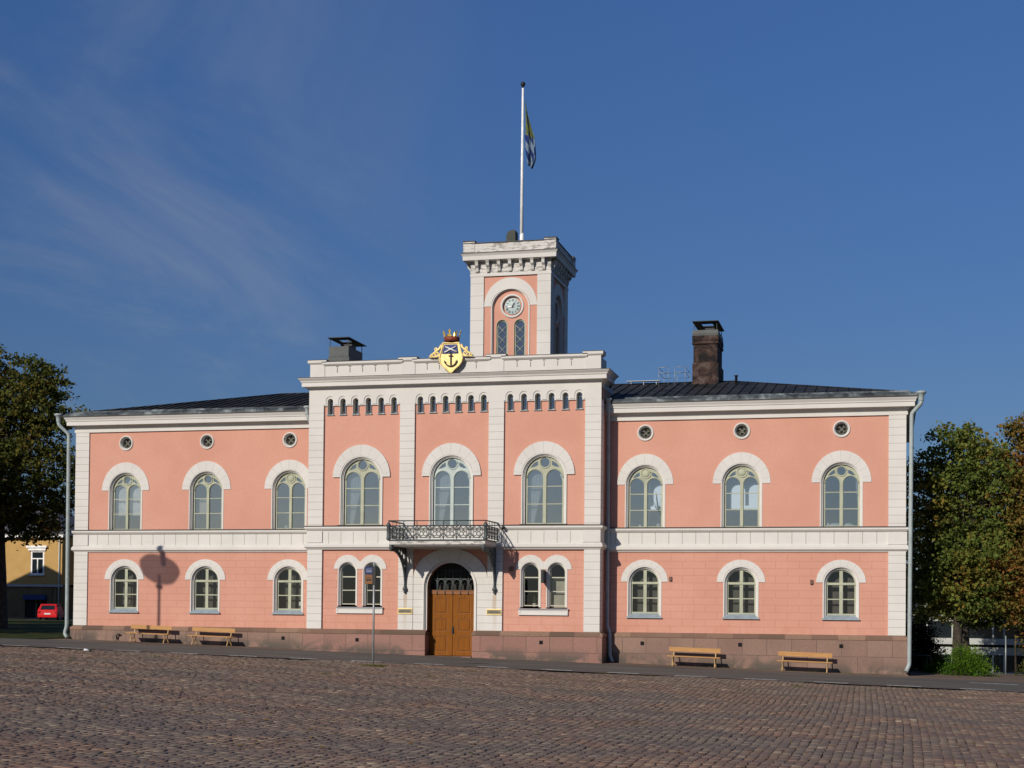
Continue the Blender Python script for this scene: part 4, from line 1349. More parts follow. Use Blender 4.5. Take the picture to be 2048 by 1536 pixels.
for s in (-1, 1):
    xx = XO + s * 2.02
    m = MB('iron_green')
    # outline in (y,z)
    y0, y1 = -D - .005, BY + .12
    top = 3.575
    out = [(y0, top), (y0, 1.80), (y0 - .06, 1.80)]
    for k in range(1, 14):
        t = k / 13
        yy = (y0 - .06) + (y1 - (y0 - .06)) * (t ** 1.9)
        zz_ = 1.8 + (3.40 - 1.8) * (1 - (1 - t) ** 1.9)
        out.append((yy, zz_))
    out.append((y1, top))
    holes = [circ(-D - .27, 3.20, .14, 12), circ(-D - .62, 3.33, .12, 12), circ(-D - .20, 2.80, .075, 10), circ(-D - .95, 3.42, .085, 10), circ(-D - .15, 2.5, .045, 8)]
    m.plate(out, holes, xx - .025, xx + .025, axis='x')
    edge = [(xx, p[0], p[1]) for p in out[2:-1]]
    m.tube(edge, .04, 6)
    m.tube([(xx, y0 - .03, 1.8), (xx, y0 - .03, top)], .045, 6)
    m.lathe([(.03, 1.60), (.06, 1.66), (.05, 1.70), (.10, 1.74), (.10, 1.82), (.06, 1.86), (.05, 1.95)], (xx, -D - .08, 0), 10)
    m.build('bracket', bal)
# rust streaks below the brackets: thin stains are part of the pilaster finish
m = MB('brown_box')

# ================================================================== TOWER
TY, TH = 8.885, 2.076
TXc = XO
TD = 2 * TH
twr = link('tower', None, hall, Vector((TXc, TY + TH, 10.0)))
def tower_face():
    """one face in local coordinates: x across, y=-TH outer face, z world"""
    parts = []
    m = MB('pink_plaster')
    wins = [(-.39, .285), (.56, .285)]
    wc = (-.46, .46)
    # recessed field outside the arch
    m.plate(rect(-1.40, 1.40, 10.6, 17.72), [arch(0, 1.0, 16.1, 10.7)], -TH + .07, -TH + .12)
    m.plate(rect(-1.40, 1.40, 10.6, 17.72), [arch(c, .285, 15.245, 13.3) for c in wc] + [circ(0.06, 16.21, .50)], -TH + .20, -TH + .34)
    parts.append(('wall', m))
    m = MB('white_pilaster_tower')
    m.box(-TH, -1.383, -TH, -TH + .35, 10.6, 17.72); m.box(1.383, TH, -TH, -TH + .349, 10.6, 17.72)
    parts.append(('pilaster', m))
    m = MB('white_plaster')
    m.plate(arc_band(0, 16.2, 1.37, 1.43, 1.0, .90), [], -TH + .04, -TH + .10)
    ring_arch(m, 1.0, .955, 16.1, 10.7, -TH + .03, -TH + .22); ring_arch(m, .954, .92, 16.1, 10.7, -TH + .10, -TH + .22)
    parts.append(('archivolt', m))
    m = MB('white_plaster')
    m.lathe([(.50, -TH + .30), (.50, -TH + .18), (.53, -TH + .15), (.60, -TH + .15), (.60, -TH + .21)], (0.06, 0, 16.21), 32, 'y')
    bm = m.bm; bmesh.ops.delete(bm, geom=[f_ for f_ in bm.faces if len(f_.verts) > 4], context='FACES_ONLY')
    m.use('pink_plaster').plate(circ(.06, 16.21, .5, 32), [], -TH + .31, -TH + .33)
    parts.append(('clock_surround', m))
    m = MB('clock_white')
    m.lathe([(.42, -TH + .305), (.42, -TH + .27), (.40, -TH + .262), (.01, -TH + .262)], (.06, 0, 16.21), 32, 'y')
    m.use('sign_black')
    nums = ['XII', 'I', 'II', 'III', 'IIII', 'V', 'VI', 'VII', 'VIII', 'IX', 'X', 'XI']
    yf = -TH + .258
    for i, s_ in enumerate(nums):
        a = PI / 2 - i * PI / 6
        cx, cz = .06 + .315 * math.cos(a), 16.21 + .315 * math.sin(a)
        rot = a - PI / 2
        wd = {'I': .030, 'V': .055, 'X': .055}
        tot = sum(wd[c] for c in s_); u = -tot / 2
        def seg(x0, z0, x1, z1, t=.010):
            p = [(x0 - t, z0), (x0 + t, z0), (x1 + t, z1), (x1 - t, z1)]
            q = [(cx + px * math.cos(rot) - pz * math.sin(rot), cz + px * math.sin(rot) + pz * math.cos(rot)) for px, pz in p]
            m.plate(q, [], yf, yf + .004)
        for c in s_:
            w_ = wd[c]; h = .062
            if c == 'I': seg(u + w_ / 2, -h, u + w_ / 2, h, .009)
            elif c == 'V': seg(u + .008, h, u + w_ / 2, -h); seg(u + w_ - .008, h, u + w_ / 2, -h, .006)
            else: seg(u + .008, h, u + w_ - .008, -h); seg(u + w_ - .008, h, u + .008, -h, .006)
            u += w_
    # minute-ring
    parts.append(('clock', m))
    m = MB('bright_white')
    def hand(ang, ln, w0, y):
        a = R(90 - ang); d = Vector((math.cos(a), math.sin(a))); n_ = Vector((-d.y, d.x))
        c = Vector((.06, 16.21))
        pts = [c - d * .06 - n_ * w0, c - d * .06 + n_ * w0, c + d * ln * .6 + n_ * w0 * 1.3, c + d * ln, c + d * ln * .6 - n_ * w0 * 1.3]
        m.plate([(p.x, p.y) for p in pts], [], y, y + .012)
    m.use('bright_white'); hand(262, .33, .028, -TH + .225)
    m.use('sign_black'); hand(258, .30, .012, -TH + .24); hand(27, .26, .016, -TH + .20)
    m.lathe([(.035, -TH + .19), (.035, -TH + .25)], (.06, 0, 16.21), 10, 'y')
    parts.append(('clock_hands', m))
    for c in wc:
        m = MB('frame_green')
        hs_ = []
        m.plate(arch(c, .285, 15.245, 13.3), [arch(c, .225, 15.245, 13.35)], -TH + .27, -TH + .31)
        # diamond lattice
        for k in range(5):
            zc = 15.02 - k * .49
            for s_ in (-1, 1):
                m.tube([(c - .24, -TH + .285, zc - .245 * s_), (c + .24, -TH + .285, zc + .245 * s_)], .013, 4)
        m.use('glass_tower').plate(arch(c, .27, 15.245, 13.3), [], -TH + .30, None)
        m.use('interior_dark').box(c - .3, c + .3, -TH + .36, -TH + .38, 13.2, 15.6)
        m.use('frame_green').plate(arch(c, .305, 15.245, 13.28), [arch(c, .284, 15.245, 13.281)], -TH + .19, -TH + .22)
        parts.append(('window', m))
    m = MB('white_plaster')
    m.box(-TH - .02, TH + .02, -TH - .02, -TH + .3, 17.722, 17.86)
    m.use('white_weathered').box(-TH, TH, -TH, -TH + .3, 17.862, 18.46)
    parts.append(('frieze', m))
    for k in range(7):
        c = (k - 3) * .573
        m = MB('white_weathered')
        m.plate([(-TH, 17.93), (-TH - .07, 17.93), (-TH - .10, 18.0), (-TH - .12, 18.14), (-TH - .24, 18.24), (-TH - .27, 18.44), (-TH, 18.44)], [], c - .075, c + .075, axis='x')
        m.use('white_weathered').box(c - .085, c + .085, -TH - .30, -TH, 18.442, 18.47)
        parts.append(('corbel', m))
    return parts
TC = Vector((TXc, TY + TH, 0))
for k in range(4):
    for nme, mm in tower_face():
        Mx = Matrix.Translation(TC) @ Matrix.Rotation(k * PI / 2, 4, 'Z')
        if nme == 'pilaster' and k % 2: Mx = Mx @ Matrix.Scale(0.9985, 4, (0, 1, 0)) @ Matrix.Scale(0.9985, 4, (1, 0, 0))
        if k % 2 and nme == 'frieze': Mx = Mx @ Matrix.Scale(0.998, 4)
        if k % 2 and nme == 'frieze': Mx = Matrix.Translation((0, 0, .035)) @ Mx
        if k == 2 and nme == 'corbel': mm.bm.free(); continue
        bmesh.ops.transform(mm.bm, matrix=Mx, verts=mm.bm.verts)
        mm.build(nme, twr)
T0 = (TC.x - TH, TC.x + TH, TC.y - TH, TC.y + TH)
m = MB('white_weathered')
m.loft(T0, [(-.1, 18.465, 'white_weathered'), (.28, 18.475, 'white_weathered'), (.33, 18.50, 'white_plaster'), (.34, 18.70, 'white_plaster'), (.40, 18.80, 'white_plaster'), (.43, 18.83, 'white_plaster'), (.44, 18.835, 'flashing'), (.44, 18.86, 'flashing'), (.30, 18.90, 'flashing'), (.29, 18.92, 'white_weathered'),
            (.29, 19.33, 'white_weathered'), (.33, 19.335, 'flashing'), (.33, 19.375, 'flashing'), (-.3, 19.42, 'flashing')], close=False)
m.build('cornice', twr)
for sx in (-1, 1):
    for sy2 in (-1, 1):
        cx, cyy = TC.x + sx * (TH + .02), TC.y + sy2 * (TH + .02)
        m = MB('white_weathered')
        m.loft((cx - .30, cx + .30, cyy - .30, cyy + .30), [(0, 18.93, 'white_weathered'), (0, 19.44, 'white_weathered'), (.03, 19.445, 'flashing'), (.03, 19.48, 'flashing'), (0, 19.49, 'flashing')], close=True)
        m.build('parapet_pier', twr)
m = MB('roof_metal'); m.box(TC.x - TH, TC.x + TH, TC.y - TH, TC.y + TH, 19.1, 19.2); m.build('tower_roof', twr)
# hood beside the pole
m = MB('green_grey')
prof = [(-.50, 19.2), (-.46, 20.02), (-.38, 20.16), (-.22, 20.24), (-.04, 20.26), (.0, 20.22), (.02, 19.2)]
m.plate([(TC.x - .0 + x_, z_) for x_, z_ in prof], [], TC.y - 1.2, TC.y - .6)
m.build('hood', twr)
# flagpole
m = MB('white_enamel'); m.tube([(XO + .04, TC.y, 19.15), (XO + .04, TC.y, 27.9)], [.095, .055], 12)
pole = m.build('flagpole', twr)
m = MB('white_enamel'); m.lathe([(.13, 19.15), (.13, 19.9), (.115, 20.0), (.11, 20.3), (.09, 20.34)], (XO + .06, TC.y, 0), 12); m.build('pole_foot', pole)
m = MB('dark_iron'); m.lathe([(.03, 27.88), (.05, 27.98), (.11, 28.04), (.13, 28.12), (.10, 28.20), (.02, 28.24)], (XO + .04, TC.y, 0), 14); m.build('ball', pole)

# ---- flag: limp cloth with folds
def flag():
    m = MB('cloth_white', 'cloth_blue', 'gold_paint', 'houseplant')
    fm = MatB('cloth_flag', 0.85)
    uv = fm.n('ShaderNodeUVMap'); uv.uv_map = 'u'
    sx_ = fm.xyz(uv.outputs[0])
    u, v = sx_[0], sx_[1]
    # lower third: blue / white stripes waving; upper: pale field with green-gold charge
    ck = fm.math('GREATER_THAN', fm.math('MULTIPLY', fm.math('SINE', fm.math('ADD', fm.math('MULTIPLY', v, 24.0), fm.math('MULTIPLY', u, 5.0))), fm.math('SINE', fm.math('ADD', fm.math('MULTIPLY', u, 6.5), 0.6))), 0.0)
    low = fm.mix(ck, (0.009, 0.026, 0.12, 1), (0.15, 0.21, 0.28, 1))
    n = fm.noise(5, 3, uv.outputs[0])
    hi = fm.mix(fm.rng(n, .42, .55), (0.02, 0.04, 0.06, 1), (0.13, 0.145, 0.015, 1))
    edge = fm.math('LESS_THAN', u, fm.math('ADD', 0.12, fm.math('MULTIPLY', fm.math('SUBTRACT', 1.0, v), 0.12)))
    hi = fm.mix(edge, hi, (0.09, 0.15, 0.22, 1))
    fm.col(fm.mix(fm.math('GREATER_THAN', v, 0.46), low, hi))
    fm.b.inputs['Transmission Weight'].default_value = 0
    x0, y0 = XO + .16, TC.y
    nu, nv = 14, 26
    # left edge height range and the hanging outline
    me = bpy.data.meshes.new('flag')
    V = []; UV = []
    for j in range(nv + 1):
        t = j / nv                       # 0 top, 1 bottom
        # outline width grows from a point at the hoist to the hanging fly
        if t < .55: wd = .07 + .52 * (t / .55) ** 1.1
        elif t < .86: wd = .59 + .03 * math.sin((t - .55) * 9)
        else: wd = .61 - (t - .86) * 1.6
        zl = 27.3 - t * 3.35
        shift = 0.0 if t < .72 else (t - .72) * .55
        for i in range(nu + 1):
            u_ = i / nu
            x = x0 + shift + u_ * (wd - shift * .7)
            y = y0 + .11 * math.sin(u_ * 10 + t * 3) * (0.4 + t) - .1 * u_
            z = zl - u_ * .35 * (1 if t < .3 else 1) + .05 * math.sin(u_ * 12 + t * 2) * (t > .8)
            V.append((x, y, z)); UV.append((u_, 1 - t))
    F = [(j * (nu + 1) + i, j * (nu + 1) + i + 1, (j + 1) * (nu + 1) + i + 1, (j + 1) * (nu + 1) + i) for j in range(nv) for i in range(nu)]
    me.from_pydata([(a - x0, b - y0, c - 26) for a, b, c in V], [], F)
    ul = me.uv_layers.new(name='u')
    for p in me.polygons:
        p.use_smooth = True
        for li in p.loop_indices: ul.data[li].uv = UV[me.loops[li].vertex_index]
    me.materials.append(fm.m)
    o = link('flag', me, None, Vector((x0, y0, 26)))
    tag(o, 'limp flag in pale blue, green-gold and blue-white stripes hanging from the tower pole', 'flag')
    md = o.modifiers.new('thickness', 'SOLIDIFY'); md.thickness = .012
    m.bm.free()
flag()

# ================================================================== CHIMNEYS
def chimney(x0, x1, y0, y1, z0, zbrick, ztop, zcap, brick=True):
    if brick:
        m = MB('sooty_brick')
        m.box(x0 - .04, x1 + .07, y0 - .05, y1 + .05, z0, 12.42)
        m.loft((x0, x1, y0, y1), [(0.02, 12.421, 'sooty_brick'), (0, 12.46, 'sooty_brick'), (0, zbrick - .42, 'sooty_brick'), (.06, zbrick - .38, 'sooty_brick'), (.06, zbrick - .28, 'sooty_brick'), (.02, zbrick - .25, 'sooty_brick'), (.06, zbrick - .2, 'sooty_brick'), (.06, zbrick, 'sooty_brick')], close=True)
        ch = m.build('chimney', hall)
    else:
        m = MB('chimney_sheet')
        m.loft((x0, x1, y0, y1), [(.05, z0, 'chimney_sheet'), (.05, z0 + .18, 'chimney_sheet'), (0, z0 + .24, 'chimney_sheet'), (0, ztop, 'chimney_sheet')], close=True)
        m.use('dark_iron').box(x0 - .03, x1 + .03, y0 - .03, y1 + .03, 10.4, z0 - .001)
        ch = m.build('chimney', hall)
        zbrick = ztop
    if brick:
        m = MB('chimney_sheet'); m.loft((x0, x1, y0, y1), [(.04, zbrick + .001, 'chimney_sheet'), (.05, zbrick + .1, 'chimney_sheet'), (.03, ztop, 'chimney_sheet')], close=True); m.build('sheet_collar', ch)
    m = MB('dark_iron')
    cx, cy2 = (x0 + x1) / 2, (y0 + y1) / 2
    m.plate([(x0 - .05, y0 - .15), (x1 + .06, y0 - .15), (x1 + .06, y1 + .45), (x0 - .05, y1 + .45)], [[(cx - .25, y0 + .55), (cx + .27, y0 + .55), (cx + .27, y0 + 1.15), (cx - .25, y0 + 1.15)]], zcap, zcap + .03, axis='z')
    for xx in (x0 + .03, x1 - .03):
        for yy in (y0 + .03, y1 - .03): m.box(xx - .015, xx + .015, yy - .015, yy + .015, ztop - .02, zcap)
    m.box(cx - .28, cx + .30, y0 + 1.0, y0 + 1.6, ztop - .01, ztop + .28)
    m.build('cap', ch)
    return ch
chimney(9.50, 10.60, 5.6, 7.7, 11.0, 13.72, 13.98, 14.36)
chimney(-8.26, -7.26, 5.0, 7.0, 13.0, 0, 13.72, 14.12, brick=False)

# ================================================================== DOWNPIPES
def pipe(pts, r, funnel, name='downpipe', tip=True):
    m = MB('pipe_grey')
    pts2 = [Vector(p) for p in pts]
    # soften the bends
    P = [pts2[0]]
    for i in range(1, len(pts2) - 1):
        a, b, c = pts2[i - 1], pts2[i], pts2[i + 1]
        k1 = min(.12, (a - b).length * .4); k2 = min(.12, (c - b).length * .4)
        P.append(b + (a - b).normalized() * k1); P.append(b * .6 + (a - b).normalized() * k1 * .2 + b * .4 + (c - b).normalized() * k2 * .2); P.append(b + (c - b).normalized() * k2)
    P.append(pts2[-1])
    m.tube(P, r, 12)
    z0, z1 = min(p[2] for p in pts), max(p[2] for p in pts)
    long = max(range(len(pts) - 1), key=lambda i: abs(pts[i][2] - pts[i + 1][2]))
    a, b = pts[long], pts[long + 1]
    nseg = max(2, int(abs(a[2] - b[2]) / 1.9))
    for k in range(1, nseg):
        t = k / nseg; q = [a[i] + (b[i] - a[i]) * t for i in range(3)]
        m.lathe([(r + .002, -.02), (r + .014, -.015), (r + .014, .015), (r + .002, .02)], q, 12)
    m.lathe([(r * .95, -.05), (r + .02, 0), (r + .02, .06), (funnel * .75, .24), (funnel, .27), (funnel + .03, .30), (funnel + .03, .36), (funnel - .02, .38), (funnel * .6, .37)], pts[0], 16)
    return m.build(name, hall)
pipe([(-19.72, -.42, 9.60), (-19.70, -.42, 9.45), (-19.27, -.25, 9.02), (-19.22, -.25, -.06), (-19.30, -.30, -.40), (-19.12, -.34, -.58)], .085, .17)
pipe([(19.58, -.42, 9.63), (19.56, -.42, 9.48), (19.21, -.25, 9.12), (19.15, -.25, -1.18), (19.02, -.38, -1.46)], .085, .17)
pipe([(6.63, -.50, 9.66), (6.63, -.50, 9.45), (6.60, -.26, 9.05), (6.62, -.26, .25), (6.74, -.34, .02), (6.76, -.34, -1.0), (6.90, -.42, -1.28)], .075, .14)
pipe([(-7.15, -.50, 9.66), (-7.10, -.50, 9.45), (-6.93, -.26, 9.05), (-6.93, -.26, .25), (-6.95, -.34, -.9)], .075, .14)

# ================================================================== CREST
cx = -.125; cyy = -D - .20
crest = link('coat_of_arms', None, hall, Vector((cx, cyy, 11.2)))
def sh(pts, y0, y1, mat, name, parent=crest):
    m = MB(mat); m.plate([(cx + a, b) for a, b in pts], [], y0, y1); return m
# shield outline
shield = [(-.38, 12.47), (.35, 12.47), (.41, 12.2), (.50, 11.95), (.52, 11.80), (.47, 11.62), (.36, 11.47), (.18, 11.33), (.08, 11.21), (0, 11.17), (-.08, 11.21), (-.18, 11.33), (-.36, 11.47), (-.47, 11.62), (-.52, 11.80), (-.50, 11.95), (-.41, 12.2)]
m = sh(shield, cyy, cyy + .07, 'gold_paint', '')
m.use('gold_paint')
edge = [(cx + a, cyy - .01, b) for a, b in shield] + [(cx + shield[0][0], cyy - .01, shield[0][1])]
m.tube(edge, .038, 6)
m.build('shield', crest)
m = MB('shield_blue'); m.plate([(cx - .31, 12.40), (cx + .28, 12.40), (cx + .34, 12.0), (cx - .40, 12.0)], [], cyy - .02, cyy - .002); fld = m.build('blue_field', crest)
m = MB('bright_white')
for s in (-1, 1): m.tube([(cx - s * .27, cyy - .06, 12.06), (cx + s * .25, cyy - .06, 12.31)], [.034, .022], 8)
m.build('crossed_cannons', crest)
m = MB('sign_black')
m.box(cx - .025, cx + .03, cyy - .05, cyy - .02, 11.50, 12.0); m.box(cx - .10, cx + .10, cyy - .05, cyy - .021, 11.88, 11.92)
pts = [(cx + .27 * math.cos(a), cyy - .04, 11.72 + .27 * math.sin(a)) for a in [PI + .35 + (PI - .7) * k / 12 for k in range(13)]]
m.tube(pts, .03, 6)
for s in (-1, 1): m.plate([(cx + s * .30, 11.72), (cx + s * .20, 11.64), (cx + s * .29, 11.60)], [], cyy - .055, cyy - .03)
m.ring((cx, cyy - .04, 12.03), .045, .013, 12)
m.build('anchor', crest)
m = MB('crown_red'); m.lathe([(.26, 12.53), (.33, 12.56), (.34, 12.62), (.33, 12.72), (.30, 12.74)], (cx, cyy + .12, 0), 20)
cro = m.build('crown', crest)
m = MB('gold')
for k in range(8):
    a = k * PI / 4 - PI / 2
    px, py = cx + .32 * math.cos(a), cyy + .12 + .32 * math.sin(a)
    big = k % 2 == 0
    h = .33 if big else .24
    t = Vector((-math.sin(a), math.cos(a), 0)); o_ = Vector((px, py, 12.72)); ww = .10 if big else .06
    out_ = Vector((math.cos(a), math.sin(a), 0)) * .06
    pts = [o_ - t * ww, o_ + t * ww, o_ + t * .02 + out_ * .5 + Vector((0, 0, h * .45)), o_ + t * .07 + out_ + Vector((0, 0, h * .62)), o_ + out_ + Vector((0, 0, h)), o_ - t * .07 + out_ + Vector((0, 0, h * .62)), o_ - t * .02 + out_ * .5 + Vector((0, 0, h * .45))]
    th = Vector((math.cos(a), math.sin(a), 0)) * .02
    fv = [m.v(p) for p in pts]; bv = [m.v(p + th) for p in pts]
    m.f(fv); m.f(list(reversed(bv)))
    for i in range(len(pts)): m.f([fv[i], fv[(i + 1) % len(pts)], bv[(i + 1) % len(pts)], bv[i]])
m.build('crown_points', cro)
for s in (-1, 1):
    m = MB('gold_paint')
    def spiral(c0, r0, turns, st, th_, sg):
        pts = []
        for k in range(int(14 * turns) + 1):
            a = st + sg * 2 * PI * k / 14; r = r0 * (1 - .75 * k / (14 * turns))
            pts.append((c0[0] + r * math.cos(a), cyy + .02, c0[1] + r * math.sin(a)))
        m.tube(pts, th_, 6)
    spiral((cx + s * .64, 12.02), .12, 1.3, PI / 2, .036, -s); spiral((cx + s * .90, 11.93), .085, 1.2, PI / 2, .032, s)
    spiral((cx + s * .68, 12.22), .075, 1.1, -PI / 2, .03, s)
    m.tube([(cx + s * .45, cyy + .02, 12.40), (cx + s * .50, cyy + .02, 12.27), (cx + s * .62, cyy + .02, 12.16), (cx + s * .80, cyy + .02, 12.03), (cx + s * 1.0, cyy + .02, 11.87)], [.05, .06, .055, .05, .03], 7)
    m.tube([(cx + s * .48, cyy + .02, 11.98), (cx + s * .62, cyy + .02, 11.89), (cx + s * .82, cyy + .02, 11.88)], .04, 6)
    m.build('scroll', crest)
m = MB('dark_iron'); m.box(cx - .03, cx + .03, cyy + .07, -D + .05, 11.5, 11.56); m.box(cx - .03, cx + .03, cyy + .07, -D + .05, 11.8, 11.86); m.build('fixing', crest)

# ================================================================== CURTAINS, BLINDS, PLANTS
def curtain(x_pts, y, name='curtain', mat='curtain', amp=.03):
    """x_pts: list of (z, xl, xr)"""
    m = MB(mat); n = 16; rows = []
    for z, xl, xr in x_pts:
        rows.append([m.v((xl + (xr - xl) * k / n, y + amp * math.sin(k * 2.1), z)) for k in range(n + 1)])
    for a, b in zip(rows, rows[1:]):
        for k in range(n): m.f([a[k], a[k + 1], b[k + 1], b[k]], True)
    return m.build(name, hall)
for i, c in enumerate(bays):
    y = YB + .42
    curtain([(7.1, c - .85, c - .02), (6.2, c - .85, c - .16), (5.4, c - .85, c - .36), (4.6, c - .85, c - .52)], y)
    curtain([(7.1, c + .45, c + .95), (6.5, c + .70, c + .95), (5.9, c + .76, c + .95), (4.5, c + .95, c + 1.0)], y, mat='lit_curtain_white_blind')  # right curtain coloured whiter to look sunlit
curtain([(6.6, 16.95, 17.3), (5.9, 17.0, 17.3), (5.2, 17.1, 17.3), (4.5, 17.2, 17.3)], .45)
# roller blinds
m = MB('lit_curtain_white_blind'); m.box(-17.1, -15.7, .42, .43, 5.2, 7.05); m.build('blind', hall)
for (x0, x1, z0, z1, y) in ((XO + 4.40, XO + 5.06, .98, 2.25, YB + .42), (-12.83, -12.33, 5.28, 5.94, .42)):
    m = MB('blind_beige'); m.box(x0, x1, y, y + .01, z0, z1); m.build('blind', hall)
for c in (-16.4, -12.28, -8.17, 8.17, 12.28, 16.4):
    m = MB('pane_darkening'); m.box(c - .75, c + .75, .66, .67, .7, 2.9); m.build('pane_dark_backing', hall)  # added dark sheet gives the panes the tone of dim rooms and reflections
    k = {-16.4: (1.0, 2.2), -12.28: (1.6, 2.0), -8.17: (1.5, 2.4), 8.17: (.85, 2.6), 12.28: (.85, 2.15), 16.4: (1.9, 2.7)}[c]
    m = MB('interior_dark'); m.use('blind_dim').box(c - .55, c + .02, .60, .61, k[0], k[1]); m.build('blind', hall)
m = MB('bright_white'); m.box(-7.8, -7.68, .40, .405, 1.02, 1.20); m.build('notice', hall)
m = MB('bright_white')
for c in pair[1]: m.box(c - .2, c + .25, YB + 1.6, YB + 1.62, 2.50, 2.53)
m.build('strip_light', hall)

def pot_plant(loc, h, r, label, tall=False):
    t = thing('potted_plant', loc, label, 'potted plant')
    m = MB('white_enamel'); m.M = Matrix.Translation(loc); m.lathe([(.06, 0), (.085, .02), (.10, .14), (.11, .15), (.09, .15)], (0, 0, 0), 14); m.build('pot', t, origin=loc)
    m = MB('houseplant'); m.M = Matrix.Translation(loc)
    rs = random.Random(int(loc[0] * 100))
    for k in range(26):
        a = rs.random() * 2 * PI; e = rs.uniform(.5, 1.3); ln = rs.uniform(.4, 1.0) * h
        p0 = Vector((0, 0, .14 + (rs.uniform(0, h * .5) if tall else 0)))
        d = Vector((math.cos(a) * math.cos(e) * r / h * 1.6, math.sin(a) * math.cos(e) * .5, math.sin(e)))
        p1 = p0 + d * ln * .6; p2 = p0 + d * ln + Vector((0, 0, -.2 * ln * (1.4 - e)))
        sdv = Vector((-math.sin(a), math.cos(a), 0)) * .018
        a0, b0, c0, d0 = m.v(p0 - sdv * .3), m.v(p0 + sdv * .3), m.v(p1 + sdv * 1.6), m.v(p1 - sdv * 1.6); e0 = m.v(p2)
        m.f([a0, b0, c0, d0]); m.f([d0, c0, e0])
    m.build('foliage', t, origin=loc, recalc=False)
    return t
pot_plant((XO + 3.67, YB + .42, 1.06), .5, .2, 'leafy potted plant in a white pot on the sill left of the dark sign box')
pot_plant((8.70, .42, 4.53), 1.3, .3, 'tall spindly potted plant in the upper window nearest the centre on the right wing', True)
pot_plant((-8.45, .42, 4.53), .7, .2, 'bushy potted plant in the upper window nearest the centre on the left wing')
for (x, z, w_, h, lab) in ((7.9, 4.53, .1, .12, 'small white jar on the sill beside the tall spindly plant'), (15.85, 4.53, .08, .16, 'small white bottle on the sill of the far right upper window')):
    m = MB('white_enamel'); m.lathe([(w_ * .7, 0), (w_ * .7, h * .6), (w_ * .3, h * .8), (w_ * .3, h)], (x, .40, z), 12)
    tag(m.build('jar', origin=(x, .40, z)), lab, 'jar')
m = MB('interior_grey')
m = MB('cloth_white'); m.lathe([(.34, 0), (.30, .10), (.18, .17), (.03, .19)], (16.15, .6, 4.50), 12); m.lathe([(.30, 0), (.26, .12), (.12, .17), (.03, .18)], (16.65, .62, 4.50), 12)
tag(m.build('cloth_pile', origin=(16.4, .6, 4.5)), 'pale heap of cloth on the sill of the far right upper window', 'cloth')

# ================================================================== BENCHES
def bench(x0, x1, yback, label, group='yellow wooden benches along the plinth'):
    cx = (x0 + x1) / 2; Lh = (x1 - x0) / 2
    z0 = gz(cx)
    slope = -0.026
    t = thing('park_bench', (cx, yback, z0 + .012), label, 'bench', group)
    def build(m, name, parent=t):
        for v in m.bm.verts: v.co.z += slope * (v.co.x - cx)
        return m.build(name, parent, origin=(cx, yback, z0 + .012))
    zb = z0 + .012
    m = MB('bench_wood')
    m.box(x0, x1, yback - .03, yback + .0, zb + .62, zb + .80); build(m, 'backrest')
    m = MB('bench_wood')
    for k in range(3): m.box(x0 - .02, x1 + .02, yback - .50 + k * .15, yback - .37 + k * .15, zb + .405, zb + .445)
    build(m, 'seat')
    for s in (-1, 1):
        xx = cx + s * (Lh - .20)
        m = MB('bench_leg')
        fr = [(xx, yback - .47, zb), (xx, yback - .44, zb + .06), (xx, yback - .37, zb + .20), (xx, yback - .42, zb + .33), (xx, yback - .45, zb + .40)]
        m.tube(fr, [.028, .024, .022, .022, .028], 8)
        bk = [(xx, yback + .06, zb), (xx, yback + .02, zb + .07), (xx, yback - .08, zb + .22), (xx, yback - .05, zb + .34), (xx, yback - .03, zb + .46), (xx, yback + .01, zb + .60), (xx, yback + .015, zb + .76)]
        m.tube(bk, [.03, .026, .024, .024, .026, .026, .02], 8)
        m.tube([(xx, yback - .37, zb + .20), (xx, yback - .22, zb + .15), (xx, yback - .08, zb + .22)], .018, 6)
        m.tube([(xx, yback - .48, zb + .39), (xx, yback + .0, zb + .39)], .022, 6)
        build(m, 'leg')
    return t
def px_x(px, Y):
    # world x on the plane y=Y seen at image column px (at eye height)
    u = (px - 1024) / 2985.0
    d = Vector((cy_ * u - sy_, sy_ * u + cy_))
    return 18.202 + d.x / d.y * (Y + 63.403)
bench(px_x(263.7, -.55), px_x(347.7, -.55) - .05, -.55, 'yellow wooden bench below the round lamp shadow, nearest the left corner')
bench(px_x(386.4, -.55), px_x(474, -.55) - .05, -.55, 'yellow wooden bench on the left wing, nearer the bus stop pole')
bench(px_x(1339.4, -.60), px_x(1442.2, -.60), -.60, 'yellow wooden bench between the first two plinth vents of the right wing')
bench(px_x(1557.3, -.60), px_x(1665.5, -.60), -.60, 'yellow wooden bench beside the plinth vent nearest the right corner')

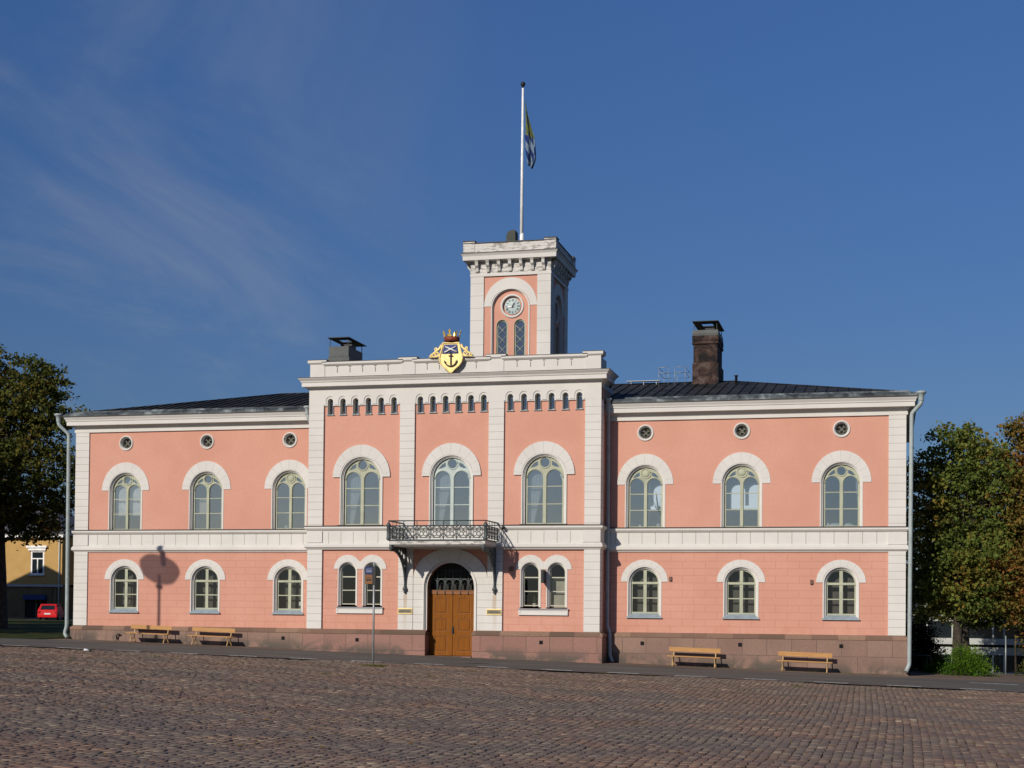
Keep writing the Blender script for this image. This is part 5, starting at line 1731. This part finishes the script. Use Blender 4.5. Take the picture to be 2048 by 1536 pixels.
# ================================================================== BUS STOP
bx, by = .40, -12.69
zb = gz(bx)
bs = thing('bus_stop_pole', (bx, by, zb), 'grey steel bus stop pole with blue and orange sign plates, standing on the setts', 'bus stop')
m = MB('galvanised'); m.tube([(bx, by, zb - .05), (bx, by, 2.52)], .038, 12); m.lathe([(.04, 2.5), (.045, 2.53), (.01, 2.56)], (bx, by, 0), 10); m.build('pole', bs, origin=(bx, by, zb))
sgn = link('sign', None, bs, Vector((bx, by, 2.1)))
def signplate(z0, z1, matb, mati):
    m = MB(matb); x0, x1 = bx - .33, bx - .05
    m.box(x0, x1, by - .012, by + .012, z0, z1); o = m.build('sign_plate', sgn, origin=(bx, by, z0))
    m = MB(mati)
    cx = (x0 + x1) / 2; cz = (z0 + z1) / 2; y = by - .0145
    wv = .095; hv = .07
    m.plate(rect(cx - wv, cx + wv, cz - hv + .02, cz + hv), [rect(cx - wv + .015, cx - .04, cz + .005, cz + hv - .015), rect(cx - .03, cx + .025, cz + .005, cz + hv - .015), rect(cx + .035, cx + wv - .015, cz + .005, cz + hv - .015)], y, y + .002)
    for s in (-.055, .055): m.plate(circ(cx + s, cz - hv + .018, .022, 12), [], y, y + .002)
    m.build('bus_symbol', o, origin=(bx, by, z0))
signplate(2.12, 2.40, 'sign_blue', 'sign_pale'); signplate(1.79, 2.11, 'sign_yellow', 'sign_black')
m = MB('dark_iron'); m.box(bx - .05, bx + .07, by - .06, by + .06, 1.75, 2.42); m.build('timetable_case', bs, origin=(bx, by, 1.75))

# litter on the setts
zl = gz(-11.5)
m = MB('litter'); m.M = Matrix.Translation((-11.5, -11.84, zl + .06)) @ Matrix.Rotation(R(25), 4, 'Z') @ Matrix.Rotation(R(8), 4, 'Y')
m.lathe([(.02, -.09), (.04, -.08), (.045, .04), (.022, .08), (.02, .11)], (0, 0, 0), 12, 'x')
m.use('sign_black').lathe([(.03, .11), (.045, .13), (.045, .19)], (0, 0, 0), 10, 'x')
tag(m.build('drinks_bottle', origin=(-11.5, -11.84, zl)), 'small crushed white plastic bottle lying where the setts meet the asphalt', 'bottle')

# ================================================================== STREET LAMP (throws its shadow on the left wing)
t_ = 11.0 / math.cos(SUN_EL)
def sunpt(x, z, dist):   # point towards the sun from wall point, at horizontal normal distance dist
    k = dist / (math.cos(SUN_AZ) * math.cos(SUN_EL)); return (x + sdir.x * k, sdir.y * k, z + sdir.z * k)
LPc = sunpt(-14.6, 2.70, 13.0)
lx, ly, lz = LPc
lamp = thing('street_lamp', (lx, ly, gz(lx)), 'tall street lamp with a broad round hood, standing on the square left of the view', 'street lamp')
m = MB('green_grey'); m.tube([(lx, ly, gz(lx)), (lx, ly, lz - .3)], [.10, .06], 12); m.build('post', lamp, origin=(lx, ly, gz(lx)))
m = MB('opal_hood'); m.M = Matrix.Translation((lx + .0, ly, lz)) @ Matrix.Rotation(R(3), 4, 'Y')
m.lathe([(.10, -.54), (.50, -.50), (.80, -.34), (.95, -.06), (.97, .08), (.88, .20), (.55, .27), (.10, .29)], (0, 0, 0), 28)
m.build('hood', lamp, origin=(lx, ly, lz))
m = MB('green_grey'); m.tube([(lx + .20, ly, lz + .15), (lx + .12, ly, lz + .95)], [.12, .16], 8); m.build('finial', lamp, origin=(lx, ly, lz))
m = MB('bright_white'); m.lathe([(.05, -.98), (.15, -.90), (.18, -.83)], (lx, ly, lz), 14); m.build('lens', lamp, origin=(lx, ly, lz))

# ================================================================== TREES
def tree_mesh(name, blobs, n_leaf, lsize, seed, mat, squash=.75, core=None):
    rs = np.random.RandomState(seed)
    vol = np.array([b[3] * b[4] * b[5] for b in blobs]) ** .75
    vol = vol / vol.sum()
    per = 34
    nc = n_leaf // per
    cen = []
    bi = rs.choice(len(blobs), nc, p=vol)
    B = np.array(blobs)[bi]
    d = rs.normal(size=(nc, 3)); d /= np.linalg.norm(d, axis=1)[:, None]
    rr = rs.rand(nc) ** .42
    cen = B[:, :3] + d * B[:, 3:6] * rr[:, None]
    cl_r = rs.uniform(.26, .66, nc)
    q = rs.normal(size=(nc, per, 3)) * .5
    q[:, :, 2] *= .42
    P = cen[:, None, :] + q * cl_r[:, None, None]
    # droop of the outer clump parts
    P[:, :, 2] -= .35 * np.sum(q[:, :, :2] ** 2, axis=2) * cl_r[:, None]
    P = P.reshape(-1, 3); n = len(P)
    nrm = rs.normal(size=(n, 3)) * .8 + np.array([0, 0, .7]); nrm /= np.linalg.norm(nrm, axis=1)[:, None]
    tdir = rs.normal(size=(n, 3)); tdir[:, 2] -= .4; tdir -= nrm * np.sum(tdir * nrm, axis=1)[:, None]; tdir /= np.linalg.norm(tdir, axis=1)[:, None]
    bdir = np.cross(nrm, tdir)
    s = lsize * rs.uniform(.6, 1.25, n)
    V = np.zeros((n, 4, 3))
    V[:, 0] = P - tdir * s[:, None]; V[:, 2] = P + tdir * s[:, None]
    V[:, 1] = P + bdir * s[:, None] * .62; V[:, 3] = P - bdir * s[:, None] * .62
    V[:, 1] -= nrm * s[:, None] * .15; V[:, 3] -= nrm * s[:, None] * .15
    me = bpy.data.meshes.new(name)
    me.vertices.add(n * 4); me.vertices.foreach_set('co', V.reshape(-1).astype(np.float32))
    me.loops.add(n * 4); me.loops.foreach_set('vertex_index', np.arange(n * 4, dtype=np.int32))
    me.polygons.add(n); me.polygons.foreach_set('loop_start', np.arange(0, n * 4, 4, dtype=np.int32)); me.polygons.foreach_set('loop_total', np.full(n, 4, dtype=np.int32))
    me.update(calc_edges=True)
    me.materials.append(MATS[mat])
    return me, cen
def tree(name, loc, label, cat, blobs, nleaf, lsize, seed, mat, trunk_r, fork_z, group=None, nl=16):
    """blobs relative to loc"""
    t = thing(name, loc, label, cat, group)
    rs = random.Random(seed)
    me, cen = tree_mesh('crown', blobs, nleaf, lsize, seed, mat)
    link('crown', me, t, Vector(loc))
    m = MB('bark'); m.M = Matrix.Translation(loc)
    top = max(b[2] for b in blobs)
    lean = rs.uniform(-.15, .15)
    m.tube([(0, 0, -.3), (0, 0, .15), (lean * .3, 0, fork_z * .5), (lean, 0, fork_z), (lean * 1.5, .1, (fork_z + top) / 2), (lean * 1.5, .2, top)],
           [trunk_r * 1.5, trunk_r * 1.12, trunk_r, trunk_r * .85, trunk_r * .5, trunk_r * .12], 12)
    for k in range(nl):
        c = cen[rs.randrange(len(cen))]
        z0 = fork_z * .9 + (top - fork_z) * rs.random() * .7
        p0 = Vector((lean, 0, z0)); p1 = Vector(c)
        mid = p0.lerp(p1, .5) + Vector((rs.uniform(-.3, .3), rs.uniform(-.3, .3), rs.uniform(-.5, .2)))
        r = trunk_r * rs.uniform(.22, .42)
        m.tube([p0, mid, p1], [r, r * .55, r * .12], 6)
        for j in range(2):
            c2 = Vector(cen[rs.randrange(len(cen))])
            if (c2 - p1).length < 3.0: m.tube([mid, mid.lerp(c2, .6) + Vector((0, 0, .2)), c2], [r * .4, r * .25, r * .06], 5)
    m.build('trunk', t, origin=loc)
    return t
# left lime tree
lt = (-32.3, 14.0, gz(-32))
B1 = [(0, 0, 13.2, 3.8, 3.8, 3.6), (-1.5, .5, 14.4, 3.0, 3.0, 2.8), (2.3, -.5, 12.2, 2.4, 2.8, 3.0), (2.9, .2, 9.0, 2.3, 2.6, 2.6), (-2.6, 0, 10, 3.2, 3.2, 3.5), (0.6, -1.5, 8.6, 3.4, 2.8, 2.7),
      (3.6, -.5, 12.6, 1.5, 1.4, .9), (3.3, 0, 7.0, 1.7, 2.0, 1.2), (-3, 0, 6.8, 2.6, 2.4, 1.4), (2.0, .5, 15.0, 1.8, 1.6, 1.2), (.3, 0, 6.9, 2.2, 2.4, 1.1), (1.6, -.3, 6.1, 1.8, 1.8, .8), (3.6, 0, 6.2, 1.2, 1.6, .9), (2.7, -.4, 5.5, .8, 1.2, .45), (4.5, 0, 12.2, 1.2, 1.2, .9), (2.9, .2, 14.2, 1.4, 1.4, 1.1), (4.3, 0, 10.0, .9, 1.2, 1.6), (4.2, 0, 7.9, .9, 1.2, 1.2)]
tree('lime_tree', lt, 'big dark lime tree left of the hall, standing on the lawn before the yellow house', 'tree', B1, 50000, .115, 3, 'leaf_olive', .62, 5.0, 'trees around the hall', nl=26)
# right trees
rt_ = (21.22, 4.3, gz(21.4) - .05)
B2 = [(0, 0, 8.8, 1.9, 2.2, 2.2), (-1.4, .2, 7.4, 1.5, 1.8, 2.4), (1.5, 0, 8.2, 1.3, 1.8, 2.2), (-.5, 0, 5.4, 2.1, 2.1, 1.9), (1.4, -.3, 5.2, 1.4, 1.8, 1.6), (-1.3, 0, 3.6, 1.3, 1.6, 1.2), (.3, .4, 3.4, 1.6, 1.8, 1.0), (0, 0, 10.0, 1.1, 1.3, 1.1)]
tree('lime_tree', rt_, 'olive-green lime tree whose trunk rises behind the bright bush, right of the hall corner', 'tree', B2, 34000, .092, 5, 'leaf_gold', .20, 3.0, 'trees around the hall', nl=18)
r2 = (25.2, 4.6, gz(25.2) - .45)
B3 = [(0, 0, 9.6, 2.4, 2.4, 2.4), (-1.5, 0, 8.0, 1.6, 2.0, 2.5), (.5, 0, 6.4, 2.5, 2.4, 2.4), (-1.4, -.2, 5.0, 1.6, 2.0, 1.8), (.3, 0, 3.6, 2.2, 2.2, 1.6), (-1.2, 0, 11.2, 1.0, 1.1, .9), (1.8, 0, 11, 1.6, 1.6, 1.6)]
tree('lime_tree', r2, 'rust-tinged lime tree cut off by the right edge of the view', 'tree', B3, 42000, .09, 8, 'leaf_rust', .20, 2.6, 'trees around the hall', nl=18)
# two more trees of the park out of view on the left; their shade falls on the lawn
lime0 = bpy.data.objects['lime_tree']
for (x, y, z, rz, lab) in ((-29.5, -3.0, None, 1.3, 'lime tree of the park nearest the square, beyond the left edge of the view'), (-36.5, -1.5, None, 2.6, 'second lime tree of the park along the square, beyond the left edge of the view'),
                           (-44.0, 7.0, None, 0.4, 'lime tree in the middle of the park, beyond the left edge of the view'), (-48.0, 22.0, None, 4.2, 'lime tree near the gabled neighbour house, beyond the left edge of the view'),
                           (24.95, 76.0, -5.4, 1.0, 'tall lime tree before the office block, behind the trunk with the bright bush'), (32.2, 77.5, -5.4, 3.1, 'tall lime tree before the office block, its crown cut by the right edge'),
                           (13.0, 77.0, -5.4, 2.0, 'unseen lime tree behind the hall, added to shade the office block')):  # last tree is added out of sight to shade the office block
    c = copy_tree(lime0, Vector((x, y, gz(x) if z is None else z)), rz); c['label'] = lab

def bush(name, loc, blobs, n, ls, seed, mat, label, cat='bush', group=None):
    me, cen = tree_mesh('foliage', blobs, n, ls, seed, mat)
    t = thing(name, loc, label, cat, group)
    link('foliage', me, t, Vector(loc))
    m = MB('bark'); m.M = Matrix.Translation(loc)
    rs = random.Random(seed)
    for k in range(9):
        c = Vector(cen[rs.randrange(len(cen))]); m.tube([(rs.uniform(-.1, .1), rs.uniform(-.1, .1), -.1), c * .5 + Vector((0, 0, .05)), c], [.025, .016, .006], 5)
    m.build('stems', t, origin=loc)
    return t
bush('bright_bush', (21.58, 2.9, -1.72), [(0, 0, .55, .72, .6, .55), (-.30, 0, .95, .40, .4, .40), (.2, 0, .9, .4, .4, .35), (.6, 0, .35, .35, .4, .32), (-.65, 0, .3, .3, .35, .3)], 9000, .035, 21, 'leaf_green', 'large bright green bush on the right, standing before the lime trunk', 'bush', 'bushes beside the hall')
bush('bright_bush', (20.35, 4.6, -1.72), [(0, 0, .3, .22, .25, .3), (.1, 0, .62, .14, .15, .2), (-.12, 0, .2, .2, .2, .2)], 2000, .033, 22, 'leaf_green', 'small bright green bush between the pale steps and the metal railing', 'bush', 'bushes beside the hall')
bush('dark_shrub', (19.95, 6.9, -1.9), [(0, 0, .9, .8, .7, .95), (-.1, 0, 1.9, .55, .5, .9), (.3, 0, .5, .75, .6, .6), (-.3, 0, 2.7, .28, .3, .6)], 12000, .05, 23, 'leaf_dark', 'tall dark evergreen shrub behind the right downpipe', 'shrub')
bush('bright_bush', (24.45, 5.2, -1.75), [(0, 0, .5, .35, .4, .5), (.1, 0, 1.5, .35, .35, .6)], 3500, .04, 24, 'leaf_olive', 'dark green bush cut off by the right edge beside the thin pole', 'bush', 'bushes beside the hall')
bush('bright_bush', (-45.6, 49.5, -.35), [(0, 0, .4, .8, .5, .4), (.7, 0, .8, .5, .4, .7)], 3000, .08, 25, 'leaf_green', 'small light green shrub beside the red car', 'bush', 'bushes beside the hall')

# steps, railing, thin poles on the right
m = MB('stone_pale'); zg = -1.78
m.box(20.45, 20.98, 5.0, 5.5, zg - .2, zg + .16); m.box(20.50, 20.95, 5.55, 6.0, zg - .2, zg + .30)
tag(m.build('stone_steps', origin=(20.7, 5.2, zg)), 'two pale stone steps between the small and the large bright bush', 'steps')
m = MB('galvanised'); m.tube([(19.3, 6.0, -.93), (20.16, 6.0, -.95), (20.18, 6.0, -1.02), (20.18, 6.0, -1.75)], .016, 6); m.tube([(20.02, 6.0, -1.0), (20.02, 6.0, -1.75)], .012, 6)
tag(m.build('metal_railing', origin=(19.8, 6, -1.75)), 'thin grey metal railing before the dark shrub at the hall corner', 'railing')
m = MB('galvanised'); m.tube([(23.28, 4.86, -1.78), (23.28, 4.86, -.05)], .028, 8); m.lathe([(.03, -.06), (.035, -.03), (.01, 0)], (23.28, 4.86, 0), 8)
tag(m.build('marker_post', origin=(23.28, 4.86, -1.75)), 'slim pale grey post on the pavement edge before the modern block', 'post')
m = MB('bark'); m.tube([(23.75, 5.4, -1.8), (23.72, 5.4, -.5), (23.8, 5.4, 1.0), (23.75, 5.4, 2.2)], [.05, .042, .038, .03], 8)
tag(m.build('sapling_trunk', origin=(23.75, 5.4, -1.75)), 'thin dark sapling trunk just right of the slim grey post', 'tree')

# ================================================================== MODERN BLOCK (right background)
mb = thing('office_block', (30, 90, -5.6), 'low modern office block with pale spandrels and dark window bands behind the right-hand trees', 'building')
Y9 = 90.0
m = MB('dark_panel'); m.box(14, 60, Y9 + .5, Y9 + 12, -5.6, 4.6); m.build('core', mb, origin=(30, 90, -5.6))
bands = [(1.37, 1.93), (-.0 + .34, .98), (-1.92, -1.32), (-2.95, -2.2), (4.0, 5.0)]
for z0, z1 in bands:
    yy = Y9 + (.0 if z0 in (1.37, -1.92) else .35)
    m = MB('pale_panel'); m.box(14.0, 60.0, yy, Y9 + .6, z0, z1); m.build('spandrel', mb, origin=(30, 90, z0))
for z0, z1 in ((1.95, 3.98), (-1.30, .33), (-4.6, -2.97)):
    x = 15.0; k = 0
    while x < 59:
        w_ = (2.25, 1.25, 2.25, .9)[k % 4]
        m = MB('dark_glass')
        m.box(x, x + w_, Y9 + .42, Y9 + .48, z0 + .04, z1 - .04)
        m.use('pale_panel').box(x + w_, x + w_ + .16, Y9 + .3, Y9 + .49, z0 + .01, z1 - .01)
        m.build('window', mb, origin=(x, Y9, z0)); x += w_ + .16; k += 1
m = MB('pale_panel'); m.box(14, 60, Y9 + .2, Y9 + .5, -5.6, -4.62); m.build('base_wall', mb, origin=(30, 90, -5.6))
for x in (20.3, 25.85, 31.4, 37): 
    m = MB('dark_iron'); m.box(x, x + .16, Y9 - .2, Y9 - .02, -5.6, 4.6); m.build('post', mb, origin=(x, Y9, -5.6))

# ================================================================== YELLOW HOUSE (left background)
hz0 = -.3
yh = thing('yellow_house', (-66, 60, hz0), 'yellow plastered two-storey house behind the left lime tree, a shop on its ground floor', 'house')
hx1 = -55.5
m = MB('yellow_wall')
m.plate(rect(-78, hx1, 2.95, 7.3), [rect(-58.75, -57.35, 3.9, 6.05)], 60, 60.3); m.box(hx1 - .3, hx1, 60.301, 70, 2.95, 7.3)
m.use('brown_wall').plate(rect(-78, hx1, hz0 - .5, 2.75), [rect(-59.3, -57.0, -.2, 2.0)], 60.02, 60.3); m.use('brown_wall').box(hx1 - .3, hx1, 60.301, 70, hz0 - .5, 2.75)
m.use('dark_panel').box(-77.9, hx1 - .3, 64, 64.1, hz0, 7.2)
m.build('wall', yh, origin=(-66, 60, hz0))
m = MB('pale_panel'); m.box(-78.1, hx1 + .1, 59.85, 60.1, 2.75, 2.95); m.build('string_course', yh, origin=(-66, 60, 2.8))
m = MB('bright_white'); m.box(-78.3, hx1 + .35, 59.5, 60.2, 7.3, 7.55); m.box(-78.3, hx1 + .5, 59.4, 70.2, 7.551, 7.62); m.build('eaves', yh, origin=(-66, 60, 7.3))
m = MB('roof_grey')
v = [m.v(p) for p in ((-79, 59.3, 7.63), (hx1 + .6, 59.3, 7.63), (hx1 + .6, 70.3, 7.63), (-79, 70.3, 7.63), (-75, 65, 10.6), (hx1 - 4, 65, 10.6))]
for q in ((0, 1, 5, 4), (1, 2, 5), (2, 3, 4, 5), (3, 0, 4), (0, 3, 2, 1)): m.f([v[i] for i in q])
m.build('roof', yh, origin=(-66, 60, 7.6))
m = MB('bright_white')
m.plate(rect(-58.75, -57.35, 3.9, 6.05), [rect(-58.6, -58.1, 4.0, 5.3), rect(-58.0, -57.5, 4.0, 5.3), rect(-58.6, -57.5, 5.4, 5.95)], 60.02, 60.1)
m.box(-59.1, -57.0, 59.75, 59.98, 6.35, 6.55); m.box(-58.95, -57.15, 59.85, 59.99, 6.1, 6.349); m.box(-58.85, -57.25, 59.85, 59.99, 3.78, 3.89)
o = m.build('window', yh, origin=(-58, 60, 4)); m = MB('dark_glass'); m.box(-58.7, -57.4, 60.11, 60.13, 3.92, 6.0); m.build('pane', o, origin=(-58, 60, 4))
m = MB('dark_glass'); m.box(-59.3, -57.0, 60.15, 60.18, -.2, 2.0); m.use('brown_wall').box(-58.2, -58.1, 60.05, 60.14, -.2, 1.99); m.build('shop_window', yh, origin=(-58, 60, 0))
m = MB('awning_blue'); m.box(-59.3, -57.0, 59.7, 60.0, 1.55, 2.0); m.build('fascia', yh, origin=(-58, 60, 1.5))
m = MB('pale_panel'); m.tube([(hx1 - .25, 59.9, 7.2), (hx1 - .25, 59.9, -.2)], .06, 8); m.build('downpipe', yh, origin=(hx1, 60, 0))
m = MB('brown_wall')
for x in (-56.6, -56.1): m.box(x, x + .12, 59.9, 60.01, -.2, 2.7)
m.build('pillar', yh, origin=(-56.5, 60, 0))
m = MB('brown_wall'); m.box(hx1 + .01, -51.5, 63, 72, -.5, 7.0); m.use('roof_grey').box(hx1 + .01, -51.2, 62.8, 72.2, 7.001, 7.3)
tag(m.build('brown_house', origin=(-53.5, 66, -.3)), 'dark brown house end glimpsed between the yellow house and the left downpipe', 'house')
# neighbour whose gable shades the yellow house
m = MB('brown_wall')
gx, gy = -65.0, 36.0
m.plate([(-74, -.5), (-59.0, -.5), (-59.0, 12.4), (-64.7, 15.0), (-74, 11.0)], [], gy, gy + 5)
nb = tag(m.build('gabled_house', origin=(-65, gy, -.3)), 'brown gabled neighbour house beyond the left edge of the view', 'house')

# ================================================================== RED CAR
def car(loc, rz):
    t = thing('parked_car', loc, 'small red hatchback parked in front of the yellow house, seen from behind', 'car')
    Mx = Matrix.Translation(loc) @ Matrix.Rotation(rz, 4, 'Z')
    W2 = .82
    def B(m, name, parent=t): 
        bmesh.ops.transform(m.bm, matrix=Mx, verts=m.bm.verts); return m.build(name, parent, origin=loc)
    # body: length along +y (front), rear at y=0
    prof = [(0.02, .28), (-.04, .45), (.0, .62), (.06, .88), (.45, 1.30), (.62, 1.40), (1.9, 1.42), (2.35, 1.32), (2.95, .95), (3.75, .82), (3.92, .62), (3.95, .35), (3.85, .25)]
    m = MB('car_red')
    rings = []
    for sx, ins in ((-1, .0), (-.93, -.0), (.93, 0), (1, 0)):
        rings.append([m.v((sx * W2 * (1 - (.16 if z > 1.0 else .0) * 1.0), y + (.05 if abs(sx) == 1 and y < 2 else 0) - (.05 if abs(sx) == 1 and y > 3 else 0), z - (.03 if abs(sx) == 1 and z > 1.2 else 0))) for y, z in prof])
    for a, b in zip(rings, rings[1:]):
        n = len(prof)
        for k in range(n): m.f([a[k], a[(k + 1) % n], b[(k + 1) % n], b[k]], False)
    m.f(rings[0]); m.f(list(reversed(rings[-1])))
    B(m, 'body')
    m = MB('dark_glass')
    v = [m.v(p) for p in ((-.60, .105, .93), (.60, .105, .93), (.54, .425, 1.285), (-.54, .425, 1.285))]; m.f(v)
    B(m, 'rear_window')
    for sx in (-1, 1):
        m = MB('dark_glass'); xw = sx * (W2 * .84 + .008)
        m.plate([(.45, .98), (2.75, .98), (2.25, 1.30), (.65, 1.32)], [], xw - .004, xw + .004, axis='x'); B(m, 'side_window')
        m = MB('lamp_red'); xa, xb = sorted((sx * .62, sx * .80)); m.box(xa, xb, -.035, .06, .62, .82); B(m, 'tail_light')
        for yy in (.75, 3.15):
            m = MB('tyre'); xa = sx * (W2 - .06)
            m.lathe([(.05, -.10), (.28, -.10), (.31, -.06), (.31, .06), (.28, .10), (.05, .10)], (xa, yy, .31), 20, 'x')
            wo = B(m, 'wheel')
            m = MB('galvanised'); m.lathe([(.03, sx * .105), (.18, sx * .102), (.20, sx * .09)], (xa, yy, .31), 16, 'x'); B(m, 'rim', wo)
    m = MB('plate_white'); m.box(-.26, .26, -.055, -.03, .52, .64); B(m, 'number_plate')
    m = MB('car_red'); m.box(-.78, .78, -.09, .05, .28, .44); B(m, 'bumper')
    return t
car((-50.6, 49.6, -.28), R(20))
